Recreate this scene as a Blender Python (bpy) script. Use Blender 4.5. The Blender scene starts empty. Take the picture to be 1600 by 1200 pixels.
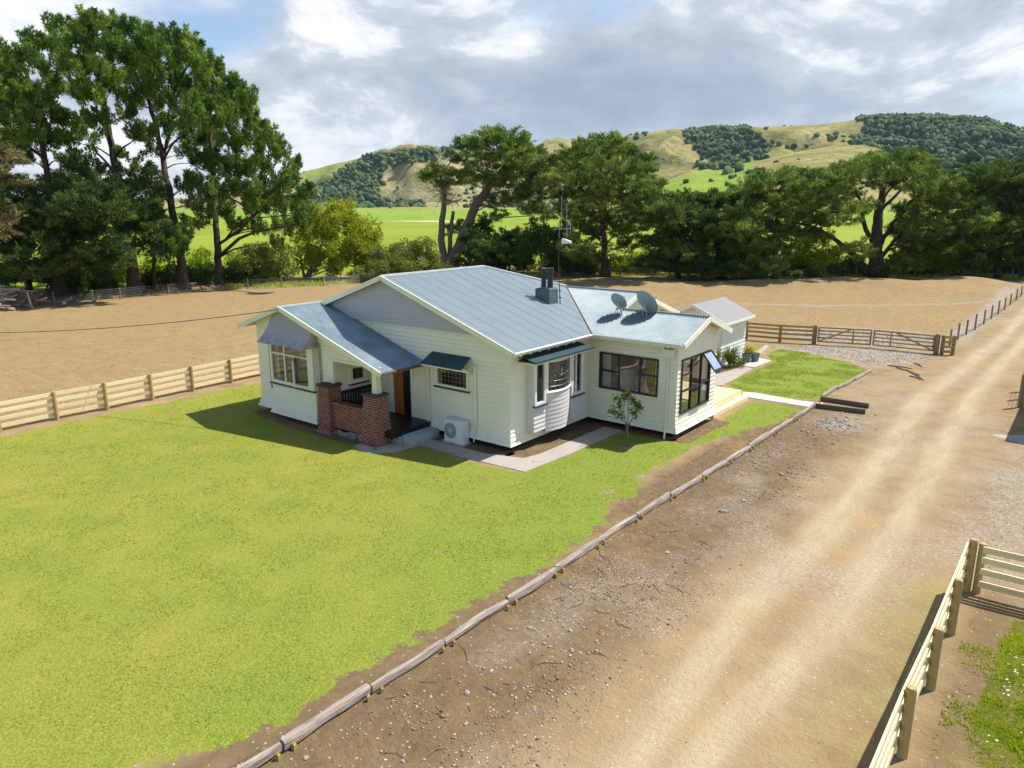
import bpy, math, random
import numpy as np
from mathutils import Vector, noise as mnoise
random.seed(7)
RNG = np.random.default_rng(7)
scene = bpy.context.scene
COL = scene.collection

# ------------------------------------------------------------------ camera
CAM = dict(cx=15.728, cy=-19.764, cz=8.651, yaw=38.357, pitch=13.52, roll=-0.16, f=1149.128)
_a, _t, _r = (math.radians(CAM[k]) for k in ('yaw', 'pitch', 'roll'))
CP = Vector((CAM['cx'], CAM['cy'], CAM['cz']))
FW = Vector((-math.sin(_a)*math.cos(_t), math.cos(_a)*math.cos(_t), -math.sin(_t)))
RT0 = Vector((math.cos(_a), math.sin(_a), 0)); UP0 = RT0.cross(FW)
RT = RT0*math.cos(_r) + UP0*math.sin(_r)
UP = UP0*math.cos(_r) - RT0*math.sin(_r)
def ray(px, py): return FW + RT*((px-800)/CAM['f']) - UP*((py-600)/CAM['f'])
def G(px, py, z=0.0):
    """ground point seen at a survey pixel of the 1600 px photograph"""
    d = ray(px, py); return CP + d*((z-CP.z)/d.z)
def G2(px, py):
    g = G(px, py); return (g.x, g.y)
def at_depth(px, py, base):
    d = ray(px, py); k = (Vector(base)-CP).dot(FW)/d.dot(FW); return CP + d*k
def proj(p):
    v = Vector(p)-CP; d = v.dot(FW)
    return 800+CAM['f']*v.dot(RT)/d, 600-CAM['f']*v.dot(UP)/d
cam_data = bpy.data.cameras.new('camera'); cam = bpy.data.objects.new('camera', cam_data); COL.objects.link(cam)
from mathutils import Matrix
_m = Matrix((RT, UP, -FW)).transposed().to_4x4(); _m.translation = CP
cam.matrix_world = _m
cam_data.sensor_width = 36; cam_data.lens = 36*CAM['f']/1600
cam_data.clip_start = 0.1; cam_data.clip_end = 30000
scene.camera = cam
scene.render.resolution_x = 1024; scene.render.resolution_y = 768

# ------------------------------------------------------------------ objects
def tag(o, label=None, cat=None, group=None, kind=None):
    if label: o['label'] = label
    if cat: o['category'] = cat
    if group: o['group'] = group
    if kind: o['kind'] = kind
    return o
def empty(name, loc, label=None, cat=None, group=None):
    o = bpy.data.objects.new(name, None); COL.objects.link(o); o.location = loc
    o.empty_display_size = 0.2
    return tag(o, label, cat, group)
def wloc(o):
    v = Vector((0, 0, 0))
    while o: v += o.location; o = o.parent
    return v
def copy_tree(o, parent=None):
    c = o.copy(); COL.objects.link(c); c.parent = parent
    for ch in list(o.children): copy_tree(ch, c)
    return c
class MB:
    """collects geometry given in world coordinates, links it as one mesh object"""
    def __init__(s): s.v = []; s.f = []
    def add(s, vs, fs):
        n = len(s.v); s.v += [tuple(p) for p in vs]; s.f += [tuple(i+n for i in f) for f in fs]; return s
    def quad(s, a, b, c, d): return s.add([a, b, c, d], [(0, 1, 2, 3)])
    def box(s, x0, y0, z0, x1, y1, z1):
        v = [(x, y, z) for z in (z0, z1) for y in (y0, y1) for x in (x0, x1)]
        return s.add(v, [(0, 2, 3, 1), (4, 5, 7, 6), (0, 1, 5, 4), (2, 6, 7, 3), (0, 4, 6, 2), (1, 3, 7, 5)])
    def bar(s, p, q, w, h, up=(0, 0, 1), bev=0.0):
        """box beam from p to q, w across, h along up"""
        p = Vector(p); q = Vector(q); d = (q-p).normalized(); u = Vector(up)
        sd = d.cross(u).normalized(); u = sd.cross(d).normalized()
        vs = []
        for c in (p, q):
            for (a, b) in ((-1, -1), (1, -1), (1, 1), (-1, 1)): vs.append(c + sd*(a*w/2) + u*(b*h/2))
        return s.add(vs, [(3, 2, 1, 0), (4, 5, 6, 7), (0, 1, 5, 4), (1, 2, 6, 5), (2, 3, 7, 6), (3, 0, 4, 7)])
    def tube(s, pts, rad, n=8, caps=True):
        pts = [Vector(p) for p in pts]
        if not hasattr(rad, '__len__'): rad = [rad]*len(pts)
        ref = Vector((0, 0, 1))
        rings = []; vs = []
        for i, p in enumerate(pts):
            d = (pts[min(i+1, len(pts)-1)]-pts[max(i-1, 0)]).normalized()
            if abs(d.dot(ref)) > 0.95: ref = Vector((1, 0, 0)) if abs(d.x) < 0.9 else Vector((0, 1, 0))
            a = d.cross(ref).normalized(); b = a.cross(d)
            for k in range(n):
                t = 2*math.pi*k/n; vs.append(p + (a*math.cos(t)+b*math.sin(t))*rad[i])
        fs = []
        for i in range(len(pts)-1):
            for k in range(n):
                k2 = (k+1) % n; fs.append((i*n+k, i*n+k2, (i+1)*n+k2, (i+1)*n+k))
        if caps: fs.append(tuple(range(n-1, -1, -1))); fs.append(tuple((len(pts)-1)*n+k for k in range(n)))
        return s.add(vs, fs)
    def prism(s, poly, ext):
        """planar polygon (list of 3D points) extruded by vector ext"""
        n = len(poly); e = Vector(ext); a = [Vector(p) for p in poly]
        vs = a + [p+e for p in a]
        fs = [tuple(range(n-1, -1, -1)), tuple(range(n, 2*n))] + [(i, (i+1) % n, n+(i+1) % n, n+i) for i in range(n)]
        return s.add(vs, fs)
    def lathe(s, c, prof, n=14):
        c = Vector(c); vs = []; fs = []
        for (r, z) in prof:
            for k in range(n):
                t = 2*math.pi*k/n; vs.append(c+Vector((r*math.cos(t), r*math.sin(t), z)))
        for i in range(len(prof)-1):
            for k in range(n):
                k2 = (k+1) % n; fs.append((i*n+k, i*n+k2, (i+1)*n+k2, (i+1)*n+k))
        fs.append(tuple(range(n-1, -1, -1))); fs.append(tuple((len(prof)-1)*n+k for k in range(n)))
        return s.add(vs, fs)
    def build(s, name, mat, parent=None, origin=None, smooth=False):
        o0 = wloc(parent) if parent else Vector(origin or (0, 0, 0))
        me = bpy.data.meshes.new(name)
        me.from_pydata([(p[0]-o0.x, p[1]-o0.y, p[2]-o0.z) for p in s.v], [], s.f)
        me.materials.append(mat)
        if smooth: me.polygons.foreach_set('use_smooth', [True]*len(me.polygons))
        me.update()
        o = bpy.data.objects.new(name, me); COL.objects.link(o)
        if parent: o.parent = parent
        else: o.location = o0
        return o
def np_mesh(name, verts, faces_flat, n, mat, attrs=None, parent=None, origin=(0, 0, 0), smooth=False):
    """mesh from numpy arrays: verts (N,3), faces_flat (F*n) ; attrs {name: (values, domain)}"""
    o0 = wloc(parent) if parent else Vector(origin)
    v = np.asarray(verts, np.float32) - np.array([o0.x, o0.y, o0.z], np.float32)
    F = len(faces_flat)//n
    me = bpy.data.meshes.new(name)
    me.vertices.add(len(v)); me.vertices.foreach_set('co', v.ravel())
    me.loops.add(F*n); me.loops.foreach_set('vertex_index', np.asarray(faces_flat, np.int32))
    me.polygons.add(F); me.polygons.foreach_set('loop_start', np.arange(0, F*n, n, dtype=np.int32))
    if smooth: me.polygons.foreach_set('use_smooth', np.ones(F, bool))
    for k, (val, dom) in (attrs or {}).items():
        at = me.attributes.new(k, 'FLOAT', dom); at.data.foreach_set('value', np.asarray(val, np.float32))
    me.materials.append(mat); me.update(calc_edges=True)
    o = bpy.data.objects.new(name, me); COL.objects.link(o)
    if parent: o.parent = parent
    else: o.location = o0
    return o

# ------------------------------------------------------------------ numpy noise
def _hash(ix, iy, seed):
    h = (ix*374761393 + iy*668265263 + seed*1442695041) & 0xffffffff
    h = ((h ^ (h >> 13))*1274126177) & 0xffffffff
    return ((h ^ (h >> 16)) & 0xffff)/65535.0
def vnoise(x, y, seed=0):
    x = np.asarray(x, float); y = np.asarray(y, float)
    ix = np.floor(x).astype(np.int64); iy = np.floor(y).astype(np.int64); fx = x-ix; fy = y-iy
    fx = fx*fx*(3-2*fx); fy = fy*fy*(3-2*fy)
    a = _hash(ix, iy, seed); b = _hash(ix+1, iy, seed); c = _hash(ix, iy+1, seed); d = _hash(ix+1, iy+1, seed)
    return (a*(1-fx)+b*fx)*(1-fy)+(c*(1-fx)+d*fx)*fy
def fbm(x, y, seed=0, o=4):
    s = 0; a = .5; t = 0
    for i in range(o):
        s = s+a*vnoise(np.asarray(x)*2**i, np.asarray(y)*2**i, seed+i); t += a; a *= .5
    return s/t
def sstep(a, b, x): t = np.clip((x-a)/(b-a), 0, 1); return t*t*(3-2*t)
def poly_sd(poly, X, Y):
    """signed distance to polygon, positive inside"""
    X = np.asarray(X, float); Y = np.asarray(Y, float)
    ins = np.zeros(X.shape, bool); dist = np.full(X.shape, 1e9); n = len(poly)
    for i in range(n):
        x0, y0 = poly[i]; x1, y1 = poly[(i+1) % n]
        c = ((y0 > Y) != (y1 > Y))
        with np.errstate(divide='ignore', invalid='ignore'):
            xi = (x1-x0)*(Y-y0)/((y1-y0) if y1 != y0 else 1e-12)+x0
        ins ^= c & (X < xi)
        dx, dy = x1-x0, y1-y0; t = np.clip(((X-x0)*dx+(Y-y0)*dy)/(dx*dx+dy*dy+1e-12), 0, 1)
        dist = np.minimum(dist, np.hypot(X-x0-t*dx, Y-y0-t*dy))
    return np.where(ins, dist, -dist)

# ------------------------------------------------------------------ materials
class NT:
    def __init__(s, name):
        s.m = bpy.data.materials.new(name); s.m.use_nodes = True; s.t = s.m.node_tree; s.t.nodes.clear()
        s.out = s.n('ShaderNodeOutputMaterial')
    def n(s, typ, **kw):
        nd = s.t.nodes.new(typ)
        for k, v in kw.items(): setattr(nd, k, v)
        return nd
    def l(s, a, b): s.t.links.new(a, b)
    def setin(s, sock, val):
        if isinstance(val, bpy.types.NodeSocket): s.l(val, sock)
        elif val is not None:
            if hasattr(val, '__len__') and len(val) == 3 and sock.type == 'RGBA': val = (*val, 1)
            sock.default_value = val
    def coord(s, kind='Object', scale=None, rot=None):
        c = s.n('ShaderNodeTexCoord').outputs[kind]
        if scale is not None or rot is not None:
            mp = s.n('ShaderNodeMapping'); s.l(c, mp.inputs['Vector'])
            if scale is not None: mp.inputs['Scale'].default_value = scale
            if rot is not None: mp.inputs['Rotation'].default_value = rot
            c = mp.outputs[0]
        return c
    def pos(s, scale=None, rot=None):
        c = s.n('ShaderNodeNewGeometry').outputs['Position']
        if scale is not None or rot is not None:
            mp = s.n('ShaderNodeMapping'); s.l(c, mp.inputs['Vector'])
            if scale is not None: mp.inputs['Scale'].default_value = scale
            if rot is not None: mp.inputs['Rotation'].default_value = rot
            c = mp.outputs[0]
        return c
    def noise(s, vec, scale, detail=4, rough=.55, dist=0, out='Fac'):
        t = s.n('ShaderNodeTexNoise'); s.l(vec, t.inputs['Vector'])
        t.inputs['Scale'].default_value = scale; t.inputs['Detail'].default_value = detail
        t.inputs['Roughness'].default_value = rough; t.inputs['Distortion'].default_value = dist
        return t.outputs[out]
    def voro(s, vec, scale, feature='F1', out='Distance', rand=1):
        t = s.n('ShaderNodeTexVoronoi', feature=feature); s.l(vec, t.inputs['Vector'])
        t.inputs['Scale'].default_value = scale; t.inputs['Randomness'].default_value = rand
        return t.outputs[out]
    def ramp(s, fac, *stops):
        r = s.n('ShaderNodeValToRGB'); s.l(fac, r.inputs[0]); e = r.color_ramp.elements
        while len(e) < len(stops): e.new(0.5)
        for i, (p, c) in enumerate(stops):
            e[i].position = p; e[i].color = (*c, 1) if hasattr(c, '__len__') else (c, c, c, 1)
        return r.outputs[0]
    def mix(s, fac, a, b, mode='MIX'):
        m = s.n('ShaderNodeMix', data_type='RGBA', blend_type=mode)
        s.setin(m.inputs[0], fac); s.setin(m.inputs[6], a); s.setin(m.inputs[7], b); return m.outputs[2]
    def math(s, op, a, b=None, c=None, clamp=False):
        m = s.n('ShaderNodeMath', operation=op, use_clamp=clamp)
        s.setin(m.inputs[0], a)
        if b is not None: s.setin(m.inputs[1], b)
        if c is not None: s.setin(m.inputs[2], c)
        return m.outputs[0]
    def attr(s, name): return s.n('ShaderNodeAttribute', attribute_name=name).outputs['Fac']
    def bump(s, h, strength=.5, dist=.02):
        b = s.n('ShaderNodeBump'); s.l(h, b.inputs['Height']); b.inputs['Strength'].default_value = strength
        b.inputs['Distance'].default_value = dist; return b.outputs[0]
    def bsdf(s, col, rough=.8, metal=0, spec=.3, normal=None, **kw):
        b = s.n('ShaderNodeBsdfPrincipled')
        s.setin(b.inputs['Base Color'], col); s.setin(b.inputs['Roughness'], rough); s.setin(b.inputs['Metallic'], metal)
        s.setin(b.inputs['Specular IOR Level'], spec)
        if normal is not None: s.l(normal, b.inputs['Normal'])
        for k, v in kw.items(): s.setin(b.inputs[k], v)
        s.l(b.outputs[0], s.out.inputs[0]); return b
def lerp(a, b, t): return tuple(x+(y-x)*t for x, y in zip(a, b))
def simple(name, col, rough=.7, metal=0, spec=.3, var=.18, scale=3, bump=0, bscale=30, stretch=(1, 1, 1)):
    """plain coloured material with tonal variation"""
    m = NT(name); c = m.pos(stretch)
    n1 = m.noise(c, scale, 5, .6); n2 = m.noise(c, scale*9, 3, .6)
    f = m.math('ADD', m.math('MULTIPLY', n1, .65), m.math('MULTIPLY', n2, .35))
    dk = tuple(x*(1-var) for x in col); lt = tuple(min(1, x*(1+var)) for x in col)
    cc = m.ramp(f, (.3, dk), (.7, lt))
    nm = m.bump(m.noise(c, bscale, 3), bump, .01) if bump else None
    m.bsdf(cc, rough, metal, spec, nm); return m.m
SKYX, SKYY, EXPO, HAZE = 3.0, 1.0, 0.42, 0.00004
# ------------------------------------------------------------------ earth material (ground, driveway, lawn edges share it)
def earth_color(m):
    p = m.pos()
    n_big = m.noise(p, .12, 5, .6); n_mid = m.noise(p, .9, 5, .65); n_fine = m.noise(p, 9, 4, .7); n_grain = m.noise(p, 45, 2, .6)
    base = m.ramp(n_mid, (.28, (.195, .138, .070)), (.5, (.280, .208, .112)), (.75, (.380, .292, .165)))
    base = m.mix(m.ramp(n_big, (.35, 0.), (.65, 1.)), base, m.mix(.45, base, (.42, .27, .13)))
    base = m.mix(m.math('MULTIPLY', m.attr('damp'), m.ramp(m.noise(p, 3.2, 6, .75, .5), (.34, 1.), (.66, .55))), base, (.140, .093, .050))
    # tilled streaks
    st = m.noise(m.pos((.35, 2.2, 1), (0, 0, .30)), 1.6, 4, .6)
    base = m.mix(m.math('MULTIPLY', m.attr('field'), .55), base, m.mix(m.ramp(st, (.32, 0.), (.68, 1.)), (.275, .188, .078), (.385, .275, .125)))
    cl = m.noise(m.pos((1, 1.6, 1), (0, 0, .3)), 2.6, 6, .78, .4)
    base = m.mix(m.math('MULTIPLY', m.attr('field'), m.ramp(cl, (.32, .45), (.44, 0.))), base, (.20, .125, .057))
    base = m.mix(m.math('MULTIPLY', m.attr('field'), m.ramp(m.noise(m.pos((.8, 3, 1), (0, 0, .3)), 4.5, 5, .8), (.56, 0.), (.70, .65))), base, (.50, .36, .19))
    lt = m.math('MULTIPLY', m.attr('track'), m.ramp(m.noise(m.pos((1.5, .35, 1)), 1.1, 5, .65), (.25, .35), (.6, 1.)))
    base = m.mix(lt, base, m.mix(n_fine, (.42, .340, .210), (.55, .455, .295)))
    # orange clay between the wheel tracks
    base = m.mix(m.math('MULTIPLY', m.attr('clay'), m.ramp(n_mid, (.45, 0.), (.62, .55))), base, (.44, .28, .125))
    # pebbles
    vc = m.n('ShaderNodeTexVoronoi'); m.l(p, vc.inputs['Vector']); vc.inputs['Scale'].default_value = 15
    peb = m.mix(m.ramp(vc.outputs['Distance'], (.25, 0.), (.6, 1.)), m.mix(m.n('ShaderNodeSeparateColor').outputs[0], (.30, .27, .24), (.62, .58, .53)), (.22, .185, .15))
    sep = m.n('ShaderNodeSeparateColor'); m.l(vc.outputs['Color'], sep.inputs[0])
    stone = m.ramp(sep.outputs[0], (0., (.25, .22, .19)), (.5, (.40, .365, .32)), (1., (.60, .555, .49)))
    peb = m.mix(m.ramp(vc.outputs['Distance'], (.35, 0.), (.75, .7)), stone, (.27, .205, .14))
    gm = m.math('MULTIPLY', m.attr('gravel'), m.ramp(m.math('ADD', m.math('MULTIPLY', n_mid, .6), m.math('MULTIPLY', n_fine, .4)), (.33, .25), (.55, 1.)))
    base = m.mix(gm, base, peb)
    # scattered single stones everywhere
    v2 = m.n('ShaderNodeTexVoronoi'); m.l(p, v2.inputs['Vector']); v2.inputs['Scale'].default_value = 11
    s2 = m.n('ShaderNodeSeparateColor'); m.l(v2.outputs['Color'], s2.inputs[0])
    few = m.math('MULTIPLY', m.math('LESS_THAN', v2.outputs['Distance'], .23), m.math('GREATER_THAN', s2.outputs[0], m.math('SUBTRACT', .78, m.math('MULTIPLY', m.attr('gravel'), .25))))
    base = m.mix(m.math('MULTIPLY', few, .75), base, m.mix(s2.outputs[1], (.30, .26, .22), (.62, .57, .50)))
    base = m.mix(m.ramp(n_grain, (.35, .55), (.6, 0.)), base, m.mix(.5, base, (.16, .10, .05)))
    # weeds and moss
    gr = m.math('MULTIPLY', m.attr('weedy'), m.ramp(m.math('ADD', m.math('MULTIPLY', n_mid, .5), m.math('MULTIPLY', n_fine, .5)), (.42, 0.), (.6, 1.)))
    base = m.mix(gr, base, m.mix(n_fine, (.15, .22, .025), (.32, .36, .05)))
    # far paddocks
    past = m.ramp(m.noise(m.pos((.6, .25, 1), (0, 0, .5)), .02, 5, .65), (.3, (.15, .215, .012)), (.5, (.215, .275, .02)), (.75, (.29, .31, .05)))
    base = m.mix(m.attr('pasture'), base, past)
    h = m.math('ADD', m.math('ADD', m.math('MULTIPLY', n_mid, 1.2), m.math('MULTIPLY', n_fine, .6)), m.math('MULTIPLY', n_grain, .25))
    return base, h
M = {}
_e = NT('earth'); _c, _h = earth_color(_e)
_e.bsdf(_c, .95, 0, .15, _e.bump(_h, .7, .12)); M['earth'] = _e.m

_l = NT('lawn_turf'); _c, _h = earth_color(_l); _p = _l.pos()
_n1 = _l.noise(_p, .13, 5, .6, .4); _n2 = _l.noise(_p, .55, 6, .70, .6); _n3 = _l.noise(_p, 7, 6, .78); _n4 = _l.noise(_l.pos((1, 1, 1)), 26, 5, .8, .5)
_g = _l.ramp(_n2, (.30, (.150, .225, .020)), (.5, (.215, .260, .026)), (.70, (.290, .290, .042)))
_g = _l.mix(_l.ramp(_n1, (.36, 0.), (.66, .6)), _g, _l.ramp(_n3, (.34, (.225, .240, .028)), (.66, (.335, .305, .055))))
_g = _l.mix(_l.math('MULTIPLY', _l.attr('green'), .7), _g, _l.ramp(_n3, (.34, (.105, .205, .015)), (.66, (.190, .270, .024))))
_g = _l.mix(_l.ramp(_l.noise(_p, 1.15, 5, .7, .8), (.60, 0.), (.74, .55)), _g, (.120, .215, .016))
_g = _l.mix(_l.math('MULTIPLY', _l.ramp(_n4, (.36, 1.), (.54, 0.)), .60), _g, (.100, .145, .014))
_g = _l.mix(_l.math('MULTIPLY', _l.ramp(_n4, (.50, 0.), (.64, 1.)), .55), _g, (.47, .44, .12))
_g = _l.mix(_l.ramp(_l.noise(_p, 2.1, 5, .75), (.66, 0.), (.80, .6)), _g, (.42, .34, .12))
_ed = _l.math('ADD', _l.attr('edge'), _l.math('MULTIPLY', _l.math('SUBTRACT', _l.noise(_p, 1.6, 5, .65), .5), 1.5))
_ed = _l.math('ADD', _ed, _l.math('MULTIPLY', _l.math('SUBTRACT', _n3, .5), .5))
_f = _l.ramp(_ed, (.0, 0.), (.10, 1.))
_g = _l.mix(1.0, _g, (.97, .93, 1.0), 'MULTIPLY')
_l.bsdf(_l.mix(_f, _c, _g), .9, 0, .15, _l.bump(_l.math('ADD', _n3, _l.math('MULTIPLY', _n4, .8)), .5, .03)); M['lawn'] = _l.m

def blade_mat(name, stops, trans=.35):
    m = NT(name); c = m.ramp(m.attr('tint'), *stops)
    d = m.n('ShaderNodeBsdfDiffuse'); m.l(c, d.inputs[0]); t = m.n('ShaderNodeBsdfTranslucent'); m.l(c, t.inputs[0])
    mx = m.n('ShaderNodeMixShader'); mx.inputs[0].default_value = trans; m.l(d.outputs[0], mx.inputs[1]); m.l(t.outputs[0], mx.inputs[2])
    m.l(mx.outputs[0], m.out.inputs[0]); return m.m
M['grass'] = blade_mat('grass_blade', ((0., (.17, .26, .024)), (.45, (.27, .33, .034)), (.8, (.39, .38, .06)), (1., (.50, .45, .12))))
M['weed'] = blade_mat('weed_leaf', ((0., (.17, .28, .02)), (.4, (.36, .46, .03)), (1., (.68, .66, .09))))
M['petal'] = simple('white_petal', (.85, .85, .80), .7)

# weatherboards
def board_mat(name, col):
    m = NT(name); p = m.pos((.5, .5, 6)); q = m.pos()
    c = m.ramp(m.noise(p, 2.0, 4, .6), (.3, tuple(x*.93 for x in col)), (.7, col))
    c = m.mix(m.ramp(m.noise(q, 1.3, 6, .7), (.60, 0.), (.85, .25)), c, tuple(x*.78 for x in col))
    st = m.ramp(m.noise(m.pos((9, 9, .55)), 1.2, 4, .7), (.66, 0.), (.9, .3))
    c = m.mix(st, c, (.42, .39, .30))
    sz = m.n('ShaderNodeSeparateXYZ'); m.l(q, sz.inputs[0])
    gr = m.math('MULTIPLY', m.ramp(m.noise(m.pos((2.5, 2.5, 1.2)), 2.2, 6, .75), (.46, 0.), (.75, .28)), m.ramp(sz.outputs[2], (.25, 1.), (.8, 0.)))
    c = m.mix(gr, c, (.30, .25, .17))
    m.bsdf(c, .45, 0, .35); return m.m
M['board'] = board_mat('cream_weatherboard', (.86, .835, .68))
M['shed_board'] = board_mat('pale_weatherboard', (.80, .79, .74))
M['trim'] = simple('white_trim', (.83, .82, .76), .4, var=.05)
M['barge'] = simple('cream_barge', (.80, .79, .64), .45, var=.07, scale=2)
M['shingle'] = board_mat('grey_shingle', (.46, .455, .50))
M['skirt_pale'] = board_mat('pale_grey_skirt', (.66, .63, .64))
M['sill'] = simple('dark_sill', (.035, .05, .055), .5)
M['soffit'] = simple('soffit', (.60, .58, .48), .8, var=.08)
M['joinery'] = simple('dark_joinery', (.022, .018, .020), .35, spec=.5)
M['room'] = simple('room_plaster', (.42, .36, .29), .9)
M['darkroom'] = simple('dark_room', (.10, .085, .075), .9)  # dark wall colour stands in for the shade inside the rooms
M['floorwood'] = simple('floor_boards', (.36, .20, .09), .5, stretch=(1, 8, 1))
M['curtain'] = simple('white_curtain', (.78, .78, .76), .9, var=.06)
M['blackpaint'] = simple('black_paint', (.012, .012, .014), .4, spec=.4)
M['doorwood'] = simple('orange_door_wood', (.42, .13, .035), .4, var=.25, stretch=(6, 6, .6))
M['concrete'] = None
def conc(name, a, b, scale=1.0):
    m = NT(name); p = m.pos(); n = m.noise(p, 1.1*scale, 6, .65); f = m.noise(p, 30*scale, 4, .7)
    c = m.mix(m.math('ADD', m.math('MULTIPLY', n, .7), m.math('MULTIPLY', f, .3)), a, b)
    c = m.mix(m.ramp(m.noise(p, 2.1, 6, .7, .5), (.58, 0.), (.72, .75)), c, tuple(x*.38 for x in a))
    m.bsdf(c, .9, 0, .2, m.bump(f, .3, .01)); return m.m
M['concrete'] = conc('old_concrete', (.27, .235, .20), (.50, .45, .39))
M['newconcrete'] = conc('pale_concrete', (.48, .42, .35), (.66, .61, .54))
M['stepstone'] = conc('grey_step', (.30, .34, .33), (.46, .50, .48))

# brick
def brick_mat():
    m = NT('red_brick'); tc = m.n('ShaderNodeNewGeometry'); sp = m.n('ShaderNodeSeparateXYZ'); m.l(tc.outputs['Position'], sp.inputs[0])
    nr = m.n('ShaderNodeSeparateXYZ'); m.l(tc.outputs['True Normal'], nr.inputs[0])
    side = m.math('GREATER_THAN', m.math('ABSOLUTE', nr.outputs[0]), .7)
    u = m.n('ShaderNodeMix', data_type='FLOAT'); m.l(side, u.inputs[0]); m.l(sp.outputs[0], u.inputs[2]); m.l(sp.outputs[1], u.inputs[3])
    cb = m.n('ShaderNodeCombineXYZ'); m.l(u.outputs[0], cb.inputs[0]); m.l(sp.outputs[2], cb.inputs[1])
    b = m.n('ShaderNodeTexBrick'); m.l(cb.outputs[0], b.inputs['Vector'])
    for k, v in (('Scale', 1), ('Mortar Size', .009), ('Brick Width', .24), ('Row Height', .086), ('Bias', 0)): b.inputs[k].default_value = v
    b.inputs['Color1'].default_value = (.27, .055, .030, 1); b.inputs['Color2'].default_value = (.16, .035, .026, 1); b.inputs['Mortar'].default_value = (.45, .38, .33, 1)
    c = m.mix(m.ramp(m.noise(tc.outputs['Position'], 5, 5, .7), (.45, 0.), (.7, .6)), b.outputs['Color'], (.075, .030, .034))
    m.bsdf(c, .85, 0, .2, m.bump(b.outputs['Fac'], .5, -.01)); return m.m
M['brick'] = brick_mat()
M['brickcap'] = simple('dark_brick_cap', (.085, .055, .050), .8, var=.3, scale=6)
M['fieldstone'] = simple('grey_fieldstone', (.20, .205, .21), .9, var=.4, scale=6)

def roof_mat(name, deep, pale, rough, metal):
    m = NT(name); p = m.pos()
    n = m.noise(p, .9, 6, .7); f = m.noise(m.pos((3, 3, 3)), 6, 4, .7)
    c = m.mix(m.ramp(m.math('ADD', m.math('MULTIPLY', n, .6), m.math('MULTIPLY', f, .4)), (.35, 0.), (.68, 1.)), deep, pale)
    r = m.ramp(f, (.3, rough-.06), (.7, rough+.10))
    m.bsdf(c, r, metal, .6); return m.m
M['roof'] = roof_mat('painted_iron_roof', (.235, .29, .315), (.295, .345, .365), .48, .15)
M['roof_bright'] = roof_mat('galvanised_iron_roof', (.17, .225, .245), (.32, .365, .38), .60, .5)
M['porch_roof'] = roof_mat('teal_iron_roof', (.19, .29, .33), (.46, .52, .54), .64, .92)
M['teal'] = roof_mat('teal_hood', (.012, .040, .052), (.028, .075, .088), .5, .0)
M['shed_roof'] = simple('lilac_grey_roof', (.25, .245, .245), .6, var=.12, scale=2)
M['rust'] = simple('rusty_valley', (.16, .075, .055), .8)
M['lead'] = simple('ridge_cap', (.36, .40, .41), .45, metal=.3)
M['chimney'] = simple('sooty_cement', (.085, .125, .130), .8, var=.45, scale=5)
M['pot'] = simple('black_flue', (.030, .042, .050), .55, var=.3)
M['dish'] = simple('grey_dish', (.30, .37, .38), .5, var=.08)
M['galv'] = simple('galvanised_steel', (.45, .47, .48), .4, metal=.6)
M['darksteel'] = simple('dark_steel', (.05, .05, .055), .5, metal=.4)
M['hpwhite'] = simple('white_enamel', (.72, .76, .77), .4, var=.05)
M['hpgrille'] = simple('grey_grille', (.22, .26, .28), .5)
M['pipe'] = simple('cream_pipe', (.74, .75, .68), .4, var=.05)
m = NT('window_glass'); lw = m.n('ShaderNodeFresnel'); lw.inputs[0].default_value = 1.55
tr = m.n('ShaderNodeBsdfTransparent'); tr.inputs[0].default_value = (.80, .84, .83, 1)
gl = m.n('ShaderNodeBsdfGlossy'); gl.inputs['Roughness'].default_value = .03; gl.inputs['Color'].default_value = (.95, .97, 1, 1)
mx = m.n('ShaderNodeMixShader'); m.l(m.math('MULTIPLY', lw.outputs[0], 1.9, clamp=True), mx.inputs[0]); m.l(tr.outputs[0], mx.inputs[1]); m.l(gl.outputs[0], mx.inputs[2]); m.l(mx.outputs[0], m.out.inputs[0])
M['glass'] = m.m
# timbers
def timber(name, a, b, dirt, grey=0):
    m = NT(name); p = m.pos((2.2, 2.2, 9)); q = m.pos()
    oi = m.n('ShaderNodeObjectInfo').outputs['Random']
    c = m.mix(m.noise(p, 2.5, 5, .65, .6), a, b)
    c = m.mix(m.ramp(m.noise(q, 7, 4, .6), (.58, 0.), (.72, .45)), c, dirt)
    c = m.mix(m.math('MULTIPLY', oi, .42), c, dirt)
    m.bsdf(c, .8, 0, .2, m.bump(m.noise(p, 9, 3), .25, .01)); return m.m
M['newpine'] = timber('new_pine_rail', (.80, .65, .38), (.92, .80, .53), (.62, .48, .26))
M['newpost'] = timber('tanalised_post', (.37, .265, .115), (.53, .40, .19), (.24, .18, .08))
M['brownrail'] = timber('brown_stained_rail', (.37, .265, .11), (.52, .395, .18), (.25, .18, .08))
M['brownpost'] = timber('brown_post', (.25, .16, .065), (.36, .245, .105), (.16, .105, .05))
M['deck'] = timber('pale_deck_board', (.72, .52, .29), (.86, .68, .42), (.62, .43, .22))
M['wirepost'] = timber('weathered_post', (.22, .18, .135), (.34, .285, .215), (.13, .105, .08))
m = NT('weathered_log'); p = m.pos((9, .8, 9)); q = m.pos()
c = m.ramp(m.noise(p, 1.6, 6, .7, .8), (.30, (.085, .065, .052)), (.42, (.27, .22, .185)), (.7, (.50, .435, .375)))
c = m.mix(m.ramp(m.noise(q, 2.2, 5, .7), (.5, 0.), (.75, .6)), c, (.33, .25, .18))
m.bsdf(c, .9, 0, .15, m.bump(m.noise(p, 1.6, 6, .7, .8), .8, .03)); M['greylog'] = m.m
M['darklog'] = timber('dark_sleeper', (.10, .075, .06), (.17, .13, .105), (.06, .045, .04))
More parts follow.
